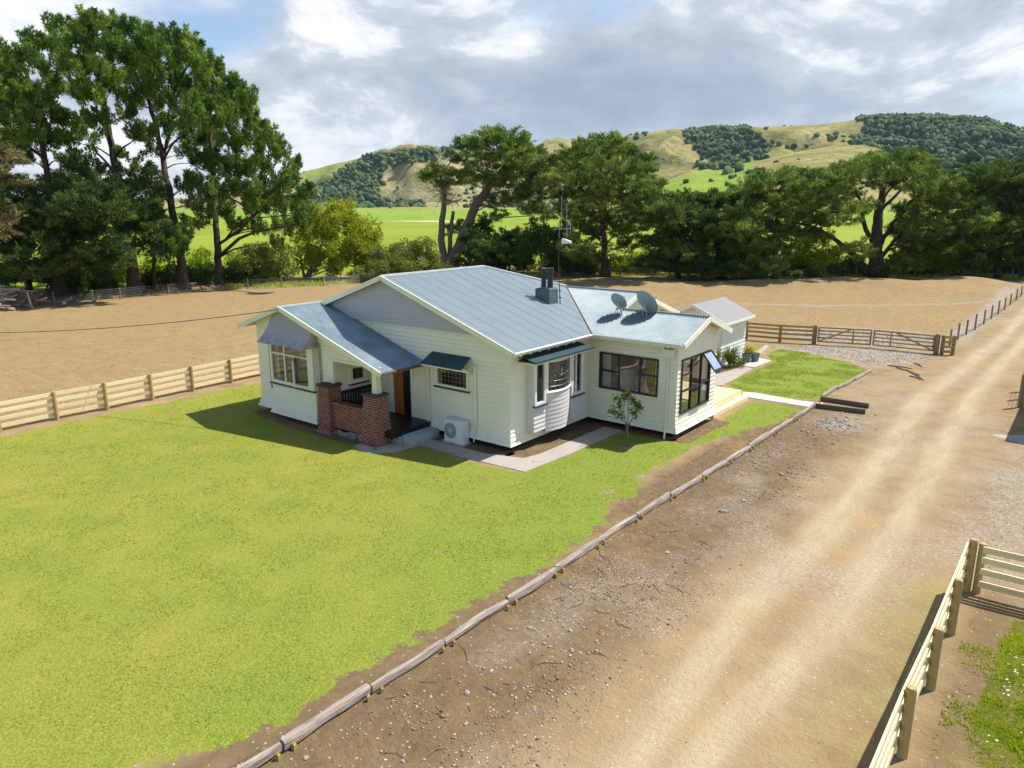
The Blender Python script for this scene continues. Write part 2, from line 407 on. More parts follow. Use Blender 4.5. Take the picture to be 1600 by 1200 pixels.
M['peg'] = timber('tanalised_peg', (.33, .27, .07), (.46, .38, .13), (.20, .17, .06))
M['wire'] = simple('fence_wire', (.16, .16, .16), .5, metal=.5)
M['stick'] = simple('dry_stick', (.20, .155, .125), .9, var=.5, scale=2)
M['deadwood'] = simple('dead_wood', (.42, .35, .32), .9, var=.3, scale=4)
M['bark'] = simple('brown_bark', (.085, .058, .046), .95, var=.5, scale=3, bump=.8, bscale=8, stretch=(1, 1, .25))
M['bark_grey'] = simple('grey_bark', (.21, .155, .13), .95, var=.4, scale=2.5, bump=.8, bscale=7, stretch=(1, 1, .25))
M['bark_pale'] = simple('pale_bark', (.17, .135, .11), .9, var=.4, scale=4, bump=.6, bscale=9)
M['stone'] = simple('river_stone', (.34, .31, .26), .85, var=.35, scale=5)
M['pebble'] = blade_mat('gravel_pebble', ((0., (.17, .125, .08)), (.5, (.31, .25, .175)), (.88, (.42, .36, .28)), (1., (.62, .57, .50))), 0.)
M['potblue'] = simple('blue_grey_pot', (.13, .17, .20), .5)
M['tank'] = simple('green_tank', (.04, .16, .13), .5)
M['flower'] = simple('yellow_flower', (.70, .45, .03), .7)
# ================================================================== GROUND
FIELD = [(-61, -60), (-60.5, 0), (-59.5, 12), (-57.5, 25), (-53.5, 33), (-52, 38), (-36.5, 63), (-24, 67), (-13.5, 68.5), (-8, 79.5), (-2, 84), (2, 88.8), (30, 90), (90, 92), (90, -60)]
GP1 = [(.3, 25.9), (2.2, 24.9), (4.8, 25.2), (6.2, 23.2), (8.8, 26.5), (9.4, 30.4), (5, 30.0), (1.7, 29.2)]
GP2 = [(-2.0, 32.5), (-.5, 35.5), (1.6, 37.6), (5, 38.4), (8.6, 37.5), (9.2, 33), (8.6, 30.6), (5, 30.2), (1.5, 29.6)]
GP3 = [(13.4, .2), (16, -.6), (30, -1), (30, 15), (14.4, 12.0), (13.5, 8)]
LX = ([-60, -9.5, -5, -1.4, 4, 9.7, 17.9, 23, 40, 60, 130], [10.9, 10.93, 10.6, 10.84, 10.87, 10.6, 10.2, 10.53, 11.3, 11.7, 12.4])
RX = ([-60, -9.4, -4.75, 4.7, 12.6, 20, 30.5, 37, 60, 130], [11.9, 11.95, 12.41, 12.35, 12.1, 12., 12.2, 12.55, 13, 13.8])
def earth_attrs(X, Y):
    A = {}
    sd = poly_sd(FIELD, X, Y)
    A['pasture'] = sstep(9, 16, -sd + (fbm(X*.5, Y*.5, 5)-.5)*6)
    fld = np.clip(sstep(17.5, 19, -X)*sstep(-30, -26, Y) + sstep(29.5, 31, Y)*sstep(9.3, 8.6, X), 0, 1)
    A['field'] = fld
    dl = X-np.interp(Y, *LX)+(fbm(X*.2, Y*.12, 31)-.5)*.3; dr = X-np.interp(Y, *RX)+(fbm(X*.2, Y*.12, 32)-.5)*.3
    wob = fbm(X*.7, Y*.22, 33)
    tr = np.exp(-(dl/.42)**2)*(.8+.4*wob) + np.exp(-(dr/.40)**2)*(.85+.4*wob)
    road = sstep(9.0, 10.0, X+(fbm(X*.4, Y*.4, 34)-.5)*1.6)*sstep(13.9, 13.2, X+(fbm(X*.4, Y*.4, 35)-.5))
    tr = tr + .20*road*fbm(X*1.3, Y*.35, 36)
    tr = tr + .25*sstep(.45, .75, fbm(X*.25, Y*.25, 41))*(1-fld)*sstep(6.5, 8, X)
    A['track'] = np.clip(tr, 0, 1)
    cl = np.exp(-((X-.5*(np.interp(Y, *LX)+np.interp(Y, *RX)))/.40)**2)*sstep(9, 2, Y)*fbm(X*.6, Y*.3, 37)*1.5
    A['clay'] = np.clip(cl + .5*sstep(.55, .75, fbm(X*.35, Y*.35, 42))*(1-fld), 0, 1)
    e = (fbm(X*.9, Y*.9, 38)-.5)*1.8
    g = np.maximum.reduce([sstep(-.4, .6, poly_sd(P, X, Y)+e) for P in (GP1, GP2)]); g = np.maximum(g, .6*sstep(-.6, 1.2, poly_sd(GP3, X, Y)+e))
    g = np.maximum(g, .9*sstep(1.1, .3, np.abs(X-8.9))*sstep(34, 38, Y)*sstep(75, 70, Y))
    g = np.maximum(g, .30*sstep(.54, .72, fbm(X*.55, Y*.35, 39))*sstep(6.6, 7.5, X)*sstep(14.2, 13.2, X))
    g = np.maximum(g, .8*np.exp(-((X-8.4)/1.0)**2-((Y-11.3)/1.5)**2))
    g = np.maximum(g, .8*sstep(.9, .2, np.abs(Y-(np.interp(X, [-9, -3, 3, 9], [46, 49, 54, 62]))+(fbm(X*.4, Y*.4, 48)-.5)*2))*sstep(-12, -7, X)*sstep(9.5, 9, X))
    A['gravel'] = np.clip(g, 0, 1)
    A['damp'] = np.clip(.9*sstep(-1.5, 2.5, -sd+(fbm(X*.4, Y*.4, 47)-.5)*3) + sstep(10.2, 8.2, X+(fbm(X*.5, Y*.3, 43)-.5)*2.6)*sstep(5.0, 5.6, X)*sstep(16, 11, Y)*(.70+.7*fbm(X*.6, Y*.6, 44)) + sstep(14.3, 14.9, X)*sstep(2, -1, Y)*.8, 0, 1)
    w = sstep(14.8, 16.2, X+(fbm(X, Y, 45)-.5)*2.2)*sstep(-.6, -2.2, Y)*.6
    w = np.maximum(w, .55*np.exp(-((X-13.6)/.55)**2)*sstep(1, -3, Y)*fbm(X*1.2, Y*.8, 46)*1.5)
    w = np.maximum(w, .6*sstep(3.0, .1, np.abs(sd+1.5))*sstep(24, 32, Y))
    A['weedy'] = np.clip(w, 0, 1)
    return A
def ground_z(X, Y):
    X = np.asarray(X, float); Y = np.asarray(Y, float)
    z = (.13*(fbm(X*1.1, Y*1.1, 51)-.55)+.05*(fbm(X*3.1, Y*3.1, 50)-.5))*sstep(6.75, 7.3, X)*sstep(9.0, 8.3, X)*sstep(13, 12, Y)*sstep(-26, -24, Y)
    z = z + .05*(fbm(X*1.6, Y*1.6, 52)-.5)*sstep(14.7, 15.3, X)*sstep(-.9, -1.6, Y)
    back = sstep(40, 50, Y)*sstep(8.6, 7, X)
    z = z + .10*(fbm(X*.3, Y*.3, 53)-.5)*back
    def bump(x, y, sx, sy, h): return h*np.exp(-((X-x)/sx)**2-((Y-y)/sy)**2)
    z = z + bump(-3, 68, 9, 4.5, 1.0) + bump(4.5, 76, 5, 5, 1.0) + bump(-12, 62, 7, 3.5, .7) + bump(-24, 56, 10, 5, .5)
    z = z + .12*(fbm(X*.25, Y*.25, 54)-.5)*sstep(-19, -22, X)
    return z
def axis(segs):
    out = [segs[0][0]]
    for a, b, st in segs: out += list(np.arange(a, b, st)[1:]) + [b]
    return np.array(sorted(set(np.round(out, 4))))
def sheet(name, xs, ys, zoff, mat, keep=None, extra=None, z=True):
    X, Y = np.meshgrid(xs, ys); nx, ny = len(xs), len(ys)
    Z = (ground_z(X, Y) if z else 0*X)+zoff
    idx = np.arange(nx*ny).reshape(ny, nx)
    f = np.stack([idx[:-1, :-1], idx[:-1, 1:], idx[1:, 1:], idx[1:, :-1]], -1).reshape(-1, 4)
    if keep is not None:
        cx = (X[:-1, :-1]+X[1:, 1:])/2; cy = (Y[:-1, :-1]+Y[1:, 1:])/2
        f = f[keep(cx, cy).ravel()]
        used = np.unique(f); mp = np.zeros(nx*ny, int); mp[used] = np.arange(len(used)); f = mp[f]
    else: used = np.arange(nx*ny)
    x = X.ravel()[used]; y = Y.ravel()[used]
    at = {k: (v, 'POINT') for k, v in earth_attrs(x, y).items()}
    if extra: at.update({k: (v, 'POINT') for k, v in extra(x, y).items()})
    o = np_mesh(name, np.stack([x, y, Z.ravel()[used]], 1), f.ravel(), 4, mat, at, smooth=True)
    return tag(o, kind='structure')
far = [100, 130, 180, 260, 400, 650, 1000, 1600, 2600, 5000, 9000]
gx = np.concatenate([-np.array(far[::-1], float), axis([(-90, -62, 2), (-62, 5, .7), (5, 17, .15), (17, 60, 2.0), (60, 90, 6)]), np.array(far, float)])
gy = np.concatenate([-np.array(far[::-1][:5], float), axis([(-60, -26, 3), (-26, 32, .2), (32, 94, .7)]), np.array(far, float)])
sheet('ground', gx, np.unique(gy), 0, M['earth'])
sheet('driveway', np.arange(8.95, 14.06, .17), axis([(-40, -26, 1), (-26, 32, .2), (32, 125, .5)]), .004, M['earth'], z=False)
sheet('gravel_yard', np.arange(-2.8, 8.9, .3), np.arange(22, 39.2, .3), .004, M['earth'], z=False, keep=lambda x, y: np.maximum(poly_sd(GP1, x, y), poly_sd(GP2, x, y)) > -1.0)

# lawns
def pix(*a): return [G2(*q) for q in a]
LAWN1 = [(-17.0, -40), (-16.95, -11), (-17.05, -6), (-16.9, -2), (-17.2, 3), (-17.2, 20), (-13.5, 20), (-13.0, 1.0), (-11.5, -1.6), (-9, -1.9), (-7.9, -2.3), (-3.9, -2.2), (-3.2, -1.5), (0, -1.5), (1.55, -1.35), (1.7, 1), (1.75, 4.3), (2.4, 4.75), (4.3, 4.75)] \
    + pix((1072, 684), (1100, 676), (1125, 661), (1150, 640), (1172, 627), (1236, 635), (1252, 641), (1218, 660), (1180, 669), (1136, 683), (1089, 697), (1075, 706), (1040, 727), (1008, 742), (990, 775), (950, 792), (945, 821), (900, 858), (833, 892), (770, 925), (721, 955), (660, 995), (597, 1027), (537, 1068), (446, 1127), (350, 1170)) + [(4.6, -16.5), (4.4, -40)]
LAWN2 = pix((1131, 601), (1170, 582), (1205, 566), (1195, 553), (1219, 545), (1262, 551), (1300, 561), (1330, 566), (1361, 580), (1335, 594), (1310, 606), (1283, 624), (1240, 624), (1190, 617), (1158, 612)) 
LAWN3 = pix((1164, 561), (1163, 540), (1190, 539), (1184, 549), (1176, 553))
def lawn(name, P, step, grow=.5):
    xs = [p[0] for p in P]; ys = [p[1] for p in P]
    return sheet(name, np.arange(max(min(xs), -18)-grow, max(xs)+grow+step, step), np.arange(max(min(ys), -30)-grow, max(ys)+grow+step, step), .008, M['lawn'], z=False,
                 keep=lambda x, y: poly_sd(P, x, y) > -grow, extra=lambda x, y: {'edge': bare_spots(poly_sd(P, x, y), x, y), 'green': np.clip(sstep(-6, 5, x+.35*y+(fbm(x*.3, y*.3, 75)-.5)*7), 0, 1)})
SPOTS = [(2.99, 3.28, .42)]+[(*G2(*q), r) for q, r in (((947, 771), .22), ((683, 863), .10), ((808, 753), .10), ((415, 785), .08), ((1012, 700), .12))]
def bare_spots(d, x, y):
    for (a, c_, r) in SPOTS: d = np.minimum(d, np.hypot(x-a, y-c_)-r+.12)
    return d
lawn('lawn', LAWN1, .25); lawn('lawn', LAWN2, .25, .35); lawn('lawn', LAWN3, .2, .15)
def scatter_grass(name, mat, n, poly, sizef, prob, zoff=.008, lean=.5, nb=3, label=None):
    xs = [p[0] for p in poly]; ys = [p[1] for p in poly]
    x = RNG.uniform(min(xs), max(xs), n*3); y = RNG.uniform(min(ys), max(ys), n*3)
    k = (poly_sd(poly, x, y) > 0) & (RNG.random(n*3) < prob(x, y)); x = x[k][:n]; y = y[k][:n]; n = len(x)
    V = []; T = []
    base_t = np.clip(.15+.8*(fbm(x*.5, y*.5, 61)*.6+fbm(x*1.7, y*1.7, 62)*.4)+RNG.normal(0, .13, n), 0, 1)
    for b in range(nb):
        s = sizef(x, y)*RNG.uniform(.6, 1.3, n); a = RNG.uniform(0, 2*np.pi, n); w = s*RNG.uniform(.10, .20, n)
        ox = RNG.normal(0, .35, n)*s; oy = RNG.normal(0, .35, n)*s; la = RNG.uniform(0, 2*np.pi, n); ll = s*lean*RNG.uniform(.2, 1, n)
        p0 = np.stack([x+ox-np.cos(a)*w, y+oy-np.sin(a)*w, np.full(n, zoff)], 1)
        p1 = np.stack([x+ox+np.cos(a)*w, y+oy+np.sin(a)*w, np.full(n, zoff)], 1)
        p2 = np.stack([x+ox+np.cos(la)*ll, y+oy+np.sin(la)*ll, zoff+s*np.sqrt(1-lean**2*.5)], 1)
        V.append(np.stack([p0, p1, p2], 1)); T.append(np.repeat(base_t, 1))
    V = np.concatenate(V).reshape(-1, 3); T = np.concatenate(T)
    return tag(np_mesh(name, V, np.arange(len(V)), 3, mat, {'tint': (T, 'FACE')}), kind='stuff')
def lawn_prob(P):
    def f(x, y):
        e0 = poly_sd(P, x, y)
        return np.clip((18/np.hypot(x-CP.x, y-CP.y))**2, .1, 1)*sstep(.30, .62, fbm(x*1.3, y*1.3, 77))*sstep(-.1, .4, e0+(fbm(x*1.6, y*1.6, 63)-.5)*1.2)
        d = np.hypot(x-CP.x, y-CP.y); e = poly_sd(P, x, y)
        return np.clip((22/d)**2, .12, 1)*sstep(-.1, .5, e+(fbm(x*1.6, y*1.6, 63)-.5)*1.2)
    return f
gsize = lambda x, y: .022+.0007*np.hypot(x-CP.x, y-CP.y)
LV = [(-17, -22)]+LAWN1[1:-2]+[(4.6, -22)]
tag(scatter_grass('grass', M['grass'], 80000, LV, gsize, lawn_prob(LAWN1), lean=.8), 'short mown yellow green lawn grass around the house', 'grass')
tag(scatter_grass('grass', M['grass'], 9000, LAWN2, lambda x, y: gsize(x, y)*.8, lambda x, y: sstep(0, .3, poly_sd(LAWN2, x, y))*sstep(.30, .62, fbm(x*1.3, y*1.3, 77))), 'short bright green grass between deck and gates', 'grass')
# rank grass under the trees and along the back fence
RG = [(-64, -10), (-60.4, 0), (-59.3, 12), (-57.2, 25), (-53.2, 33), (-51.5, 38), (-36.2, 62.5), (-24, 66.5), (-13.2, 68), (-7.8, 79), (-1.8, 83.5), (2, 88.2), (14, 89), (14, 95), (-1, 92), (-12, 84), (-18, 73), (-38, 68), (-56, 40), (-66, 20)]
tag(scatter_grass('rank_grass', M['weed'], 26000, RG, lambda x, y: .22+.25*fbm(x*.4, y*.4, 64), lambda x, y: np.where(fbm(x*.5, y*.5, 65) > .45, 1., .1)*np.where(y < 26, .10, 1.), 0), 'long rough grass under the trees along the back fence', 'grass')
# weeds at the near right corner
WP = [(15.4, -2.0), (18.5, -1.7), (18.5, -10), (15.3, -10), (15.0, -8), (15.2, -5)]
tag(scatter_grass('weed_patch', M['weed'], 60000, WP, lambda x, y: .04+.10*sstep(.40, .75, fbm(x*1.3, y*1.3, 66)), lambda x, y: sstep(.40, .60, fbm(x*.9, y*.9, 67)+.40*sstep(15.0, 16.0, x)), 0, .9), 'rank green weeds growing behind the near rail fence', 'weeds')
tag(scatter_grass('weed_patch', M['weed'], 1500, [(14.6, -1.4), (15.8, -1.4), (16.2, -12), (14.7, -12)], lambda x, y: .05+.05*fbm(x*2, y*2, 68), lambda x, y: sstep(.5, .7, fbm(x*1.6, y*1.6, 69)), 0, .8), 'small sprouts of weed in the bare soil behind the near fence', 'weeds')
fl = MB()
for i in range(240):
    x = random.uniform(15.4, 17.5); y = random.uniform(-9, -3.6)
    if vnoise(x*1.3, y*1.3, 70) < .5: continue
    z = random.uniform(.14, .24); r = random.uniform(.014, .03)
    fl.add([(x-r, y, z), (x, y-r, z+.008), (x+r, y, z), (x, y+r, z-.004), (x, y, z+.012)], [(0, 1, 4), (1, 2, 4), (2, 3, 4), (3, 0, 4)])
tag(fl.build('white_flowers', M['petal']), 'tiny white flowers among the weeds in the lower right corner', 'flowers', kind='stuff')

# gravel: small stones too many to count
def pebbles(name, x, y, s, label):
    n = len(x); t = np.array([(1, 0, 0), (-1, 0, 0), (0, 1, 0), (0, -1, 0), (0, 0, 1), (0, 0, -.6)], float)
    F = np.array([(0, 2, 4), (2, 1, 4), (1, 3, 4), (3, 0, 4), (2, 0, 5), (1, 2, 5), (3, 1, 5), (0, 3, 5)])
    a = RNG.uniform(0, 2*np.pi, n); v = t[None]*np.stack([s*RNG.uniform(.7, 1.4, n), s*RNG.uniform(.6, 1.1, n), s*RNG.uniform(.4, .8, n)], 1)[:, None]
    v = v*RNG.uniform(.75, 1.25, (n, 6, 1))
    c, sn = np.cos(a)[:, None], np.sin(a)[:, None]
    vx = v[..., 0]*c-v[..., 1]*sn+x[:, None]; vy = v[..., 0]*sn+v[..., 1]*c+y[:, None]; vz = v[..., 2]+(ground_z(x, y)+s*.15)[:, None]
    T = np.repeat(RNG.random(n), 8)
    o = np_mesh(name, np.stack([vx, vy, vz], -1).reshape(-1, 3), (F[None]+np.arange(n)[:, None, None]*6).ravel(), 3, M['pebble'], {'tint': (T, 'FACE')})
    return tag(o, label, 'gravel', kind='stuff')
def pick(n, x0, x1, y0, y1, dens):
    x = RNG.uniform(x0, x1, n); y = RNG.uniform(y0, y1, n); k = RNG.random(n) < dens(x, y); return x[k], y[k]
x, y = pick(11000, 6.75, 9.9, -17, 12.5, lambda x, y: .06+1.0*sstep(.50, .68, fbm(x*.55+3, y*.5, 71))*sstep(-14, -8, -np.abs(y+7)+4)+.9*np.exp(-((x-8.3)/.7)**2-((y-10.8)/1.3)**2))
pebbles('gravel', x, y, RNG.uniform(.010, .032, len(x))*np.where(RNG.random(len(x)) < .08, 1.7, 1), 'small loose stones scattered on the dirt strip beside the driveway')
x, y = pick(15000, 9.6, 15, -14, 14, lambda x, y: earth_attrs(x, y)['gravel']*.9+.03)
pebbles('gravel', x, y, RNG.uniform(.008, .022, len(x)), 'fine grey gravel on the driveway and its right edge')
x, y = pick(9000, -2, 9.4, 23, 38.5, lambda x, y: np.clip(sstep(0, .5, np.maximum(poly_sd(GP1, x, y), poly_sd(GP2, x, y))), 0, 1))
pebbles('gravel', x, y, RNG.uniform(.02, .05, len(x)), 'pale grey gravel spread before and behind the gates')

x, y = pick(7000, -58, -18.5, -16, 36, lambda x, y: np.clip((30/np.hypot(x-CP.x, y-CP.y))**1.2, .1, 1)*sstep(0, 1, poly_sd(FIELD, x, y)))
M['clod'] = blade_mat('soil_clod', ((0., (.22, .14, .07)), (.6, (.38, .26, .14)), (1., (.66, .53, .34))), 0.)
def clods(x, y, lab):
    o = pebbles('soil_clods', x, y, RNG.uniform(.008, .022, len(x)) if 'crumbs' in lab else RNG.uniform(.02, .05, len(x)), lab); o.data.materials[0] = M['clod']; o['category'] = 'soil'
clods(x, y, 'small clods and straw lying on the ploughed field at left')
x, y = pick(4500, -20, 8.5, 31, 66, lambda x, y: .8*sstep(0, 1, poly_sd(FIELD, x, y))); clods(x, y, 'small clods and straw on the bare ground behind the gates')
x, y = pick(2200, 4.5, 9.5, -16, 13, lambda x, y: sstep(-.2, -.5, poly_sd(LAWN1, x, y))*.8); clods(x, y, 'crumbs of dark soil along the log edging')
# far farm track in the paddock
t = MB(); p = [G(530, 345), G(720, 347), G(720, 344.5), G(530, 343)]
t.add([(q.x, q.y, .03) for q in p], [(0, 1, 2, 3)]); tag(t.build('farm_track', M['newconcrete']), kind='structure')

# ================================================================== HILLS
RIDGE = [(-300, 318), (100, 312), (300, 309), (400, 301), (440, 288), (470, 270), (520, 257), (575, 244), (600, 237), (660, 234), (720, 233), (800, 232), (860, 230), (920, 221), (960, 215), (1000, 209), (1050, 201), (1100, 200), (1150, 199), (1230, 197), (1270, 195), (1310, 190), (1345, 183), (1400, 182), (1440, 181), (1500, 185), (1540, 189), (1580, 199), (1600, 208), (1680, 232), (1760, 250), (1900, 275), (2200, 300)]
KNOLL = [(940, 324), (990, 312), (1030, 285), (1080, 268), (1130, 262), (1180, 252), (1240, 237), (1300, 228), (1340, 227), (1365, 232), (1400, 248), (1450, 275), (1500, 300), (1560, 324)]
px_cols = np.linspace(-250, 2050, 460)
def layer_h(tab, D):
    xs, ys = zip(*tab); out = []
    for px in px_cols:
        y = np.interp(px, xs, ys); d = ray(px, y); out.append(CP.z + D(px)*d.z/math.hypot(d.x, d.y))
    return np.array(out)
az = []
for px in px_cols:
    d = ray(px, 280); az.append(math.atan2(d.x, d.y))
az = np.array(az)
D1 = lambda px: float(np.interp(px, [-300, 440, 700, 900, 1050, 1400, 1700, 2100], [2600, 1900, 1750, 1900, 1650, 1450, 1450, 1500]))
R1 = lambda px: float(np.interp(px, [-300, 440, 600, 760, 900, 1050, 1250, 1500, 2100], [1700, 1300, 1000, 880, 950, 850, 760, 650, 700]))
D2 = lambda px: float(np.interp(px, [900, 1200, 1560], [760, 860, 900])); R2 = lambda px: float(np.interp(px, [900, 1200, 1560], [480, 430, 480]))
H1 = layer_h(RIDGE, D1); H2 = layer_h(KNOLL, D2)
d1 = np.array([D1(p) for p in px_cols]); r1 = np.array([R1(p) for p in px_cols]); d2 = np.array([D2(p) for p in px_cols]); r2 = np.array([R2(p) for p in px_cols])
rr = np.concatenate([np.linspace(400, 1000, 90), np.linspace(1000, 2000, 120)[1:], np.linspace(2000, 4200, 25)[1:]])
Rm, Im = np.meshgrid(rr, np.arange(len(px_cols)), indexing='ij')
AZ = az[Im]; HX = CP.x+Rm*np.sin(AZ); HY = CP.y+Rm*np.cos(AZ)
def prof(t): return np.where(t < 1, sstep(0, 1.08, t)*.35+.65*np.clip(t, 0, 1)**1.15, 1-.10*(t-1))
t1 = (Rm-r1[Im])/(d1-r1)[Im]; t2 = (Rm-r2[Im])/(d2-r2)[Im]
gully = fbm(HX*.007, HY*.007, 81, 6)-.5
rid = 1-2*np.abs(fbm(HX*.004+7, HY*.004, 82, 4)-.5)
Z1 = np.maximum(H1[Im], -2)*np.clip(prof(t1), 0, 1.05)
Z1 = Z1 + (gully*110+(rid-.8)*150)*np.clip(t1*2.2, 0, 1)*np.clip((1-t1)*2.2, 0, 1)*np.clip(H1[Im]/80, 0, 1)
k2 = np.where(t2 < 1, np.clip(t2, 0, 1)*.5+.5*sstep(0, 1, t2), 1-1.2*(t2-1))
Z2 = np.maximum(H2[Im], -2)*np.clip(k2, 0, 1) + gully*10*np.clip(t2*2, 0, 1)*np.clip((1-t2)*2, 0, 1)
Z = np.maximum(Z1, Z2) - 1.2*(np.maximum(Z1, Z2) < .4)
flatk = (fbm(HX*.02, HY*.02, 83, 3)-.5)*3*np.clip(Z/20, 0, 1)
Z = Z+flatk
DD = (HX-CP.x)*FW.x+(HY-CP.y)*FW.y+(Z-CP.z)*FW.z
HPX = 800+CAM['f']*((HX-CP.x)*RT.x+(HY-CP.y)*RT.y+(Z-CP.z)*RT.z)/DD
HPY = 600-CAM['f']*((HX-CP.x)*UP.x+(HY-CP.y)*UP.y+(Z-CP.z)*UP.z)/DD
knoll = (Z2 >= Z1)
padd = np.clip(sstep(-25, 25, poly_sd([(930, 330), (1000, 300), (1060, 268), (1130, 262), (1160, 262), (1180, 280), (1170, 330)], HPX, HPY))*knoll + sstep(-6, 6, poly_sd([(1140, 262), (1155, 250), (1180, 248), (1172, 262), (1150, 268)], HPX, HPY)) + sstep(-10, 14, poly_sd([(455, 295), (470, 262), (560, 246), (520, 275), (490, 288)], HPX, HPY))*.6, 0, 1)
slope = np.hypot(*np.gradient(Z))
# forest on the hills: crowns merged into one mass
WOODS = [([(600, 238), (625, 236), (700, 233), (712, 240), (640, 255), (625, 258), (600, 262), (592, 290), (585, 312), (560, 305), (520, 312), (500, 317), (470, 318), (465, 297), (500, 287), (540, 264), (575, 246)], 3600, .7),
         ([(545, 303), (600, 311), (640, 314), (662, 319), (657, 332), (560, 332)], 900, .9),
         ([(1075, 205), (1110, 202), (1170, 201), (1182, 212), (1197, 227), (1192, 247), (1165, 252), (1140, 264), (1110, 257), (1090, 234), (1075, 217)], 2500, .85),
         ([(1345, 184), (1440, 182), (1540, 190), (1600, 209), (1680, 238), (1680, 335), (1450, 335), (1420, 262), (1370, 237), (1322, 224), (1345, 212), (1356, 202)], 10500, .95),
         ([(1190, 203), (1240, 215), (1258, 228), (1205, 237)], 110, .6), ([(1285, 212), (1320, 205), (1328, 222), (1296, 222)], 60, .7),
         ([(930, 215), (1010, 208), (1020, 213), (940, 228)], 70, .6), ([(1085, 258), (1125, 252), (1180, 282), (1130, 268)], 90, .6), ([(720, 300), (860, 260), (880, 330), (740, 332)], 300, .4)]
m = NT('hill_grass'); p = m.pos()
c = m.ramp(m.noise(p, .012, 6, .65), (.33, (.17, .185, .045)), (.5, (.30, .265, .095)), (.68, (.43, .36, .16)))
c = m.mix(m.ramp(m.noise(p, .05, 5, .7, .6), (.5, 0.), (.66, .7)), c, (.14, .175, .04))
c = m.mix(m.ramp(m.noise(p, .10, 4, .7), (.60, 0.), (.66, .8)), c, (.055, .075, .03))
c = m.mix(m.math('MAXIMUM', m.attr('paddock'), m.attr('flat')), c, m.ramp(m.noise(p, .02, 4), (.35, (.19, .30, .03)), (.65, (.27, .36, .05))))
c = m.mix(m.math('MULTIPLY', m.attr('wood'), m.ramp(m.noise(p, .06, 4, .7), (.3, .6), (.5, 1.))), c, (.055, .085, .040))
c = m.mix(m.math('MULTIPLY', m.attr('bare'), m.ramp(m.noise(p, .03, 5, .7), (.4, 0.), (.6, .8))), c, (.40, .33, .20))
m.bsdf(c, .95, 0, .1, m.bump(m.noise(p, .06, 6, .7), .8, 8)); M['hill'] = m.m
ny, nx = Z.shape; idx = np.arange(nx*ny).reshape(ny, nx)
f = np.stack([idx[:-1, :-1], idx[:-1, 1:], idx[1:, 1:], idx[1:, :-1]], -1)[:, :, ::-1].reshape(-1, 4)
wood = np.maximum.reduce([sstep(-3, 3, poly_sd(P, HPX, HPY)+(fbm(HX*.03, HY*.03, 95)-.5)*10) for P, n_, d_ in WOODS[:4]])*(~knoll)*(Rm < 2000)
bare = sstep(-8, 10, poly_sd([(585, 310), (600, 270), (640, 258), (720, 244), (800, 250), (820, 300), (700, 330), (600, 325)], HPX, HPY))
tag(np_mesh('hills', np.stack([HX, HY, Z], -1).reshape(-1, 3), f.ravel(), 4, M['hill'], {'paddock': (padd.ravel(), 'POINT'), 'bare': (bare.ravel(), 'POINT'), 'flat': (sstep(14, 3, Z).ravel(), 'POINT'), 'wood': (wood.ravel(), 'POINT')}, smooth=True), kind='structure')

ico = [(0, 0, -1), (.894, 0, -.447), (.276, .851, -.447), (-.724, .526, -.447), (-.724, -.526, -.447), (.276, -.851, -.447), (.724, .526, .447), (-.276, .851, .447), (-.894, 0, .447), (-.276, -.851, .447), (.724, -.526, .447), (0, 0, 1)]
icf = [(0, 2, 1), (0, 3, 2), (0, 4, 3), (0, 5, 4), (0, 1, 5), (1, 2, 6), (2, 3, 7), (3, 4, 8), (4, 5, 9), (5, 1, 10), (1, 6, 10), (2, 7, 6), (3, 8, 7), (4, 9, 8), (5, 10, 9), (6, 7, 11), (7, 8, 11), (8, 9, 11), (9, 10, 11), (10, 6, 11)]
def subdiv(v, f):
    v = [Vector(p) for p in v]; cache = {}; nf = []
    def mid(a, b):
        k = (min(a, b), max(a, b))
        if k not in cache: v.append(((v[a]+v[b])/2).normalized()); cache[k] = len(v)-1
        return cache[k]
    for a, b, c in f:
        x, y, z = mid(a, b), mid(b, c), mid(c, a); nf += [(a, x, z), (b, y, x), (c, z, y), (x, y, z)]
    return v, nf
iv1, if1 = subdiv(ico, icf); IV = np.array([tuple(p) for p in iv1]); IF = np.array(if1)
spots = []
hp = np.stack([HPX.ravel(), HPY.ravel()], 1); vis = (Rm.ravel() < 2000)
for P, n, dens in WOODS:
    sd = poly_sd(P, hp[:, 0], hp[:, 1]); cand = np.where((sd > -1.5) & vis & (Z.ravel() > -1) & (~(knoll.ravel()) | (P[0][0] > 1080) & (P[0][0] < 1090)))[0]
    if len(cand) == 0: continue
    w = np.where(fbm(HX.ravel()[cand]*.01, HY.ravel()[cand]*.01, 91) > .5-.5*dens, 1., .08); w /= w.sum()
    for i in RNG.choice(cand, n, p=w): spots.append((i, 1.0))
cand = np.where((Z.ravel() > 8) & vis)[0]; w = np.where(fbm(HX.ravel()[cand]*.012+4, HY.ravel()[cand]*.012, 92) > .56, 1., .03)*np.where(knoll.ravel()[cand], .5, 1); w /= w.sum()
for i in RNG.choice(cand, 700, p=w): spots.append((i, .5))
n = len(spots); si = np.array([s[0] for s in spots]); sc = np.array([s[1] for s in spots])
rad = RNG.uniform(2.2, 5.4, n)*sc; ph = RNG.uniform(.8, 1.3, n)
jx = HX.ravel()[si]+RNG.normal(0, 5, n); jy = HY.ravel()[si]+RNG.normal(0, 5, n); jz = Z.ravel()[si]+rad*ph*.10
rn = RNG.uniform(.6, 1.35, (n, len(IV), 1))
vv = IV[None]*rn*np.stack([rad, rad, rad*ph], 1)[:, None]+np.stack([jx, jy, jz], 1)[:, None]
m = NT('bush_canopy'); t = m.attr('tint')
c = m.ramp(t, (0., (.050, .085, .045)), (.5, (.11, .165, .070)), (1., (.22, .27, .10)))
